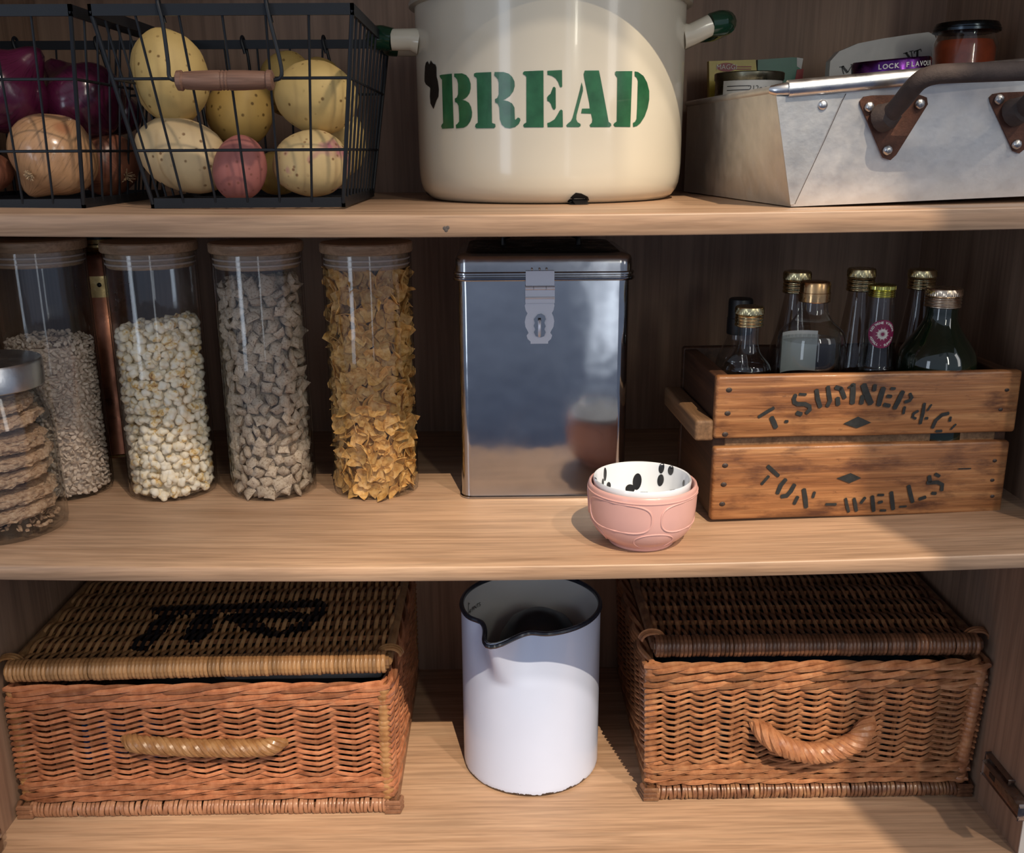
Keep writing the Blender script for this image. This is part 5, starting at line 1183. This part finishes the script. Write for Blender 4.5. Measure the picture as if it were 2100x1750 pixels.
# ------------------------------------------------------------------ wire baskets
def basket(label, xt0, xt1, xb0, xb1, hx_, grip_mat, hs=.097):
    zb0 = ZU-.0045+.0008; yt0, yt1, yb0, yb1 = .055, .355, .088, .322; zt = .5135; Hh = zt-zb0; cx = (xb0+xb1)/2
    root = thing('wire_basket', label, 'basket', (cx, .205, zb0)); o = V((cx, .205, zb0))
    BB = [V((xb0, yb0, zb0)), V((xb1, yb0, zb0)), V((xb1, yb1, zb0)), V((xb0, yb1, zb0))]; TT = [V((xt0, yt0, zt)), V((xt1, yt0, zt)), V((xt1, yt1, zt)), V((xt0, yt1, zt))]
    BB = [p-o for p in BB]; TT = [p-o for p in TT]
    mb = MB(); h = .0052; w = .0016
    def band(P, z0, z1):
        m = MB()
        for i in range(4):
            a, b = P[i], P[(i+1) % 4]; d = (b-a).normalized(); nn = V((-d.y, d.x, 0))*w; e = d*w
            m.add([a-e-nn+V((0, 0, z0)), b+e-nn+V((0, 0, z0)), b+e+nn+V((0, 0, z0)), a-e+nn+V((0, 0, z0)), a-e-nn+V((0, 0, z1)), b+e-nn+V((0, 0, z1)), b+e+nn+V((0, 0, z1)), a-e+nn+V((0, 0, z1))], [(0, 1, 2, 3), (4, 5, 6, 7), (0, 1, 5, 4), (1, 2, 6, 5), (2, 3, 7, 6), (3, 0, 4, 7)])
        return m
    part('top_frame', band(TT, -.0042, .0058), M_BLACKWIRE, root, False); part('base_frame', band(BB, 0, .0095), M_BLACKWIRE, root, False)
    P_ = lambda i, u, q: (BB[i]*(1-u)+BB[(i+1) % 4]*u)*(1-q)+(TT[i]*(1-u)+TT[(i+1) % 4]*u)*q
    for i in range(4):
        part('corner_post', MB().tube([BB[i]+V((0, 0, .004)), TT[i]], .0021, 8), M_BLACKWIRE, root)
        n = 6 if i in (0, 2) else 10
        for k in range(1, n): part('wire', MB().tube([P_(i, k/n, .03), P_(i, k/n, 1)], .00125, 6), M_BLACKWIRE, root)
    for q in (.31, .675): part('ring_wire', MB().tube([P_(i, 0, q) for i in range(4)], .0014, 6, closed=True), M_BLACKWIRE, root)
    for k in range(1, 8): part('floor_wire', MB().tube([P_(0, k/8, 0)+V((0, 0, .003)), P_(2, 1-k/8, 0)+V((0, 0, .003))], .0012, 6), M_BLACKWIRE, root)
    for k in range(1, 7): part('floor_wire', MB().tube([P_(3, k/7, 0)+V((0, 0, .0045)), P_(1, 1-k/7, 0)+V((0, 0, .0045))], .0012, 6), M_BLACKWIRE, root)
    for s_, yy in ((-1, yt0), (1, yt1)):
        yl = yy-o.y; hc = hx_-o.x; zt_ = TT[0].z; h_ = obj('handle', None, root); gz = zt_-.0600; gy = yl+s_*.010 if s_ > 0 else yl-.004
        for e in (-1, 1):
            xh = hc+e*hs*.5
            pth = [V((xh-.004, yl-s_*.004, zt_-.010)), V((xh-.007, yl-s_*.0045, zt_+.004)), V((xh-.007, yl, zt_+.0098)), V((xh-.006, yl+s_*.0050, zt_+.006)), V((xh-.003, yl+s_*.0055, zt_-.012)), V((xh+(.003 if e > 0 else -.002), gy, gz+.016)), V((xh+(.003 if e > 0 else -.002), gy, gz+.003)), V((xh-e*.004, gy, gz))]
            part('handle_wire', MB().tube(smooth_path(pth, 4), .0018, 8), M_BLACKWIRE, h_)
        gl = hs*.92; pr = [(.0062, -.5), (.0088, -.485), (.0092, -.44), (.0074, -.42), (.0080, -.40), (.0088, -.2), (.0090, -.05), (.0082, -.035), (.0090, -.02), (.0082, 0), (.0090, .02), (.0082, .035), (.0090, .05), (.0088, .2), (.0080, .40), (.0074, .42), (.0092, .44), (.0088, .485), (.0062, .5)]
        M_ = Matrix.Translation(V((hc, gy, gz))) @ Matrix.Rotation(pi/2, 4, 'Y')
        part('grip', MB().lathe([(r_, z_*gl) for r_, z_ in pr], 24, M_), grip_mat, h_)
    return root
gx = PY(461, 165, .05).x
basket('black wire basket of potatoes with turned wooden handle', -.367, -.131, -.340, -.153, gx, M_HANDLEWOOD)
basket('black wire basket of onions at the left end of the upper shelf', -.600, -.385, -.585, -.408, -.521, M_HANDLEWOODP)

def veggie(name, label, cat, px, py, Y, a, b, c, rot, mat, sd, group, amp=.05, fn=None, sub=4, tiltx=0):
    P = PY(px, py, Y); k = mpp(P)
    f = fn or (lambda d: 1+amp*noise.noise(d*1.3+V((sd, 0, 0)))+amp*.35*noise.noise(d*3.5+V((0, sd, 0))))
    o = obj(name, MB().sphere((0, 0, 0), 1, sub, (a*k, c*k, b*k), f).mesh(name, mat, True, 180), None, P, (tiltx, radians(rot), 0)); tag(o, label, cat, group); return o
G = 'potatoes in the wire basket'
veggie('potato', 'large yellow potato at top left of the basket, behind the handle end', 'potato', 348, 158, .150, 77, 94, 74, -12, M_POTATO, 1, G)
veggie('potato', 'golden potato in the middle of the pile under the wooden handle', 'potato', 492, 228, .205, 66, 74, 62, 20, M_POTATODK, 2, G)
veggie('potato', 'yellow potato at the back, its top beside the rear handle', 'potato', 590, 172, .245, 58, 64, 52, 0, M_POTATODK, 3, G)
veggie('potato', 'golden potato hidden at the back right corner of the basket', 'potato', 655, 170, .300, 48, 50, 40, 0, M_POTATODK, 13, G)
veggie('potato', 'big speckled yellow potato at top right of the basket', 'potato', 649, 200, .158, 84, 72, 68, 8, M_POTATO, 4, G)
veggie('potato', 'large pale potato lying at bottom left of the basket', 'potato', 378, 318, .142, 98, 72, 62, 24, M_POTATOPALE, 5, G)
veggie('potato', 'small pink potato at the front bottom of the basket', 'potato', 492, 346, .120, 54, 67, 44, 18, M_POTATOPINK, 6, G, .03)
veggie('potato', 'round pale potato with purple eyes at bottom right of the basket', 'potato', 640, 336, .138, 80, 66, 62, -4, M_POTATOEYE, 7, G)
veggie('potato', 'golden potato standing against the right side wires', 'potato', 706, 292, .225, 44, 66, 50, 0, M_POTATO, 8, G)
veggie('potato', 'dim golden potato low behind the pink one', 'potato', 570, 356, .215, 48, 44, 44, 0, M_POTATODK, 9, G)
sp = bpy.data.objects['potato.006'] if 'potato.006' in bpy.data.objects else None
def onion(label, px, py, Y, a, mat, sd, neck, nl=.45, root=0, flat=.9):
    P = PY(px, py, Y); k = mpp(P)
    def f(d):
        c = d.z; an = atan2(d.y, d.x)
        return 1-.06*abs(c)**2+nl*exp(22*(c-1))+.10*exp(14*(-c-1))+.010*sin(an*8+sd)*(1-abs(c)**3)+.012*noise.noise(d*2+V((sd, 0, 0)))
    o = obj('onion', MB().sphere((0, 0, 0), a*k, 4, (1, 1, flat), f).mesh('onion', mat, True, 180), None, P, V(neck).normalized().to_track_quat('Z', 'Y').to_euler()); tag(o, label, 'onion', G)
    if root:
        r = random.Random(sd); mb = MB()
        for _ in range(root):
            d = (V((0, 0, -.7))+rvec(r)*.8).normalized(); p = V((0, 0, -a*k*flat*1.03))+rvec(r)*.0015; mb.tube([p, p+d*.004+rvec(r)*.001, p+d*.008+rvec(r)*.002], .0005, 4)
        part('root_tuft', mb, M_ROOT, o)
    return o
G = 'onions in the wire basket'
onion('red onion at the far left of the onion basket, by the handle', 6, 188, .165, 91, M_REDONION, 1, (.8, .1, .8), .5)
onion('dark red onion at the right of the onion basket, above the brown one', 174, 210, .210, 84, M_REDONION, 2, (-.8, .1, .9), .5)
onion('large golden brown onion at the front of the basket', 110, 318, .138, 88, M_ONION, 3, (-.62, -.15, -.9), .28, 0, .92)
onion('small reddish brown onion behind the golden one, near the corner post', 222, 338, .218, 64, M_ONIONDK, 4, (-.8, .5, .4), .3, 20)
onion('dark red onion low at the left end of the onion basket', -22, 352, .140, 46, M_ONIONDK, 5, (0, 0, 1), .2)
onion('shadowed red onion at the back right of the onion basket', 240, 232, .280, 48, M_REDONION, 6, (.2, .2, 1), .3, 16)
q = PY(66, 356, .103); mb = MB(); r_q = random.Random(3)
for _ in range(26): d = (V((-.2, -.9, -.1))+rvec(r_q)*.9).normalized(); p = rvec(r_q)*.002; mb.tube([p, p+d*.003, p+d*.005+rvec(r_q)*.001], .0005, 4)
on = bpy.data.objects['onion.002']; bpy.context.view_layer.update(); tf = part('root_tuft', mb, M_ROOT, on); d_ = (q-on.location).normalized(); tf.matrix_world = Matrix.Translation(on.location+d_*86*mpp(on.location))
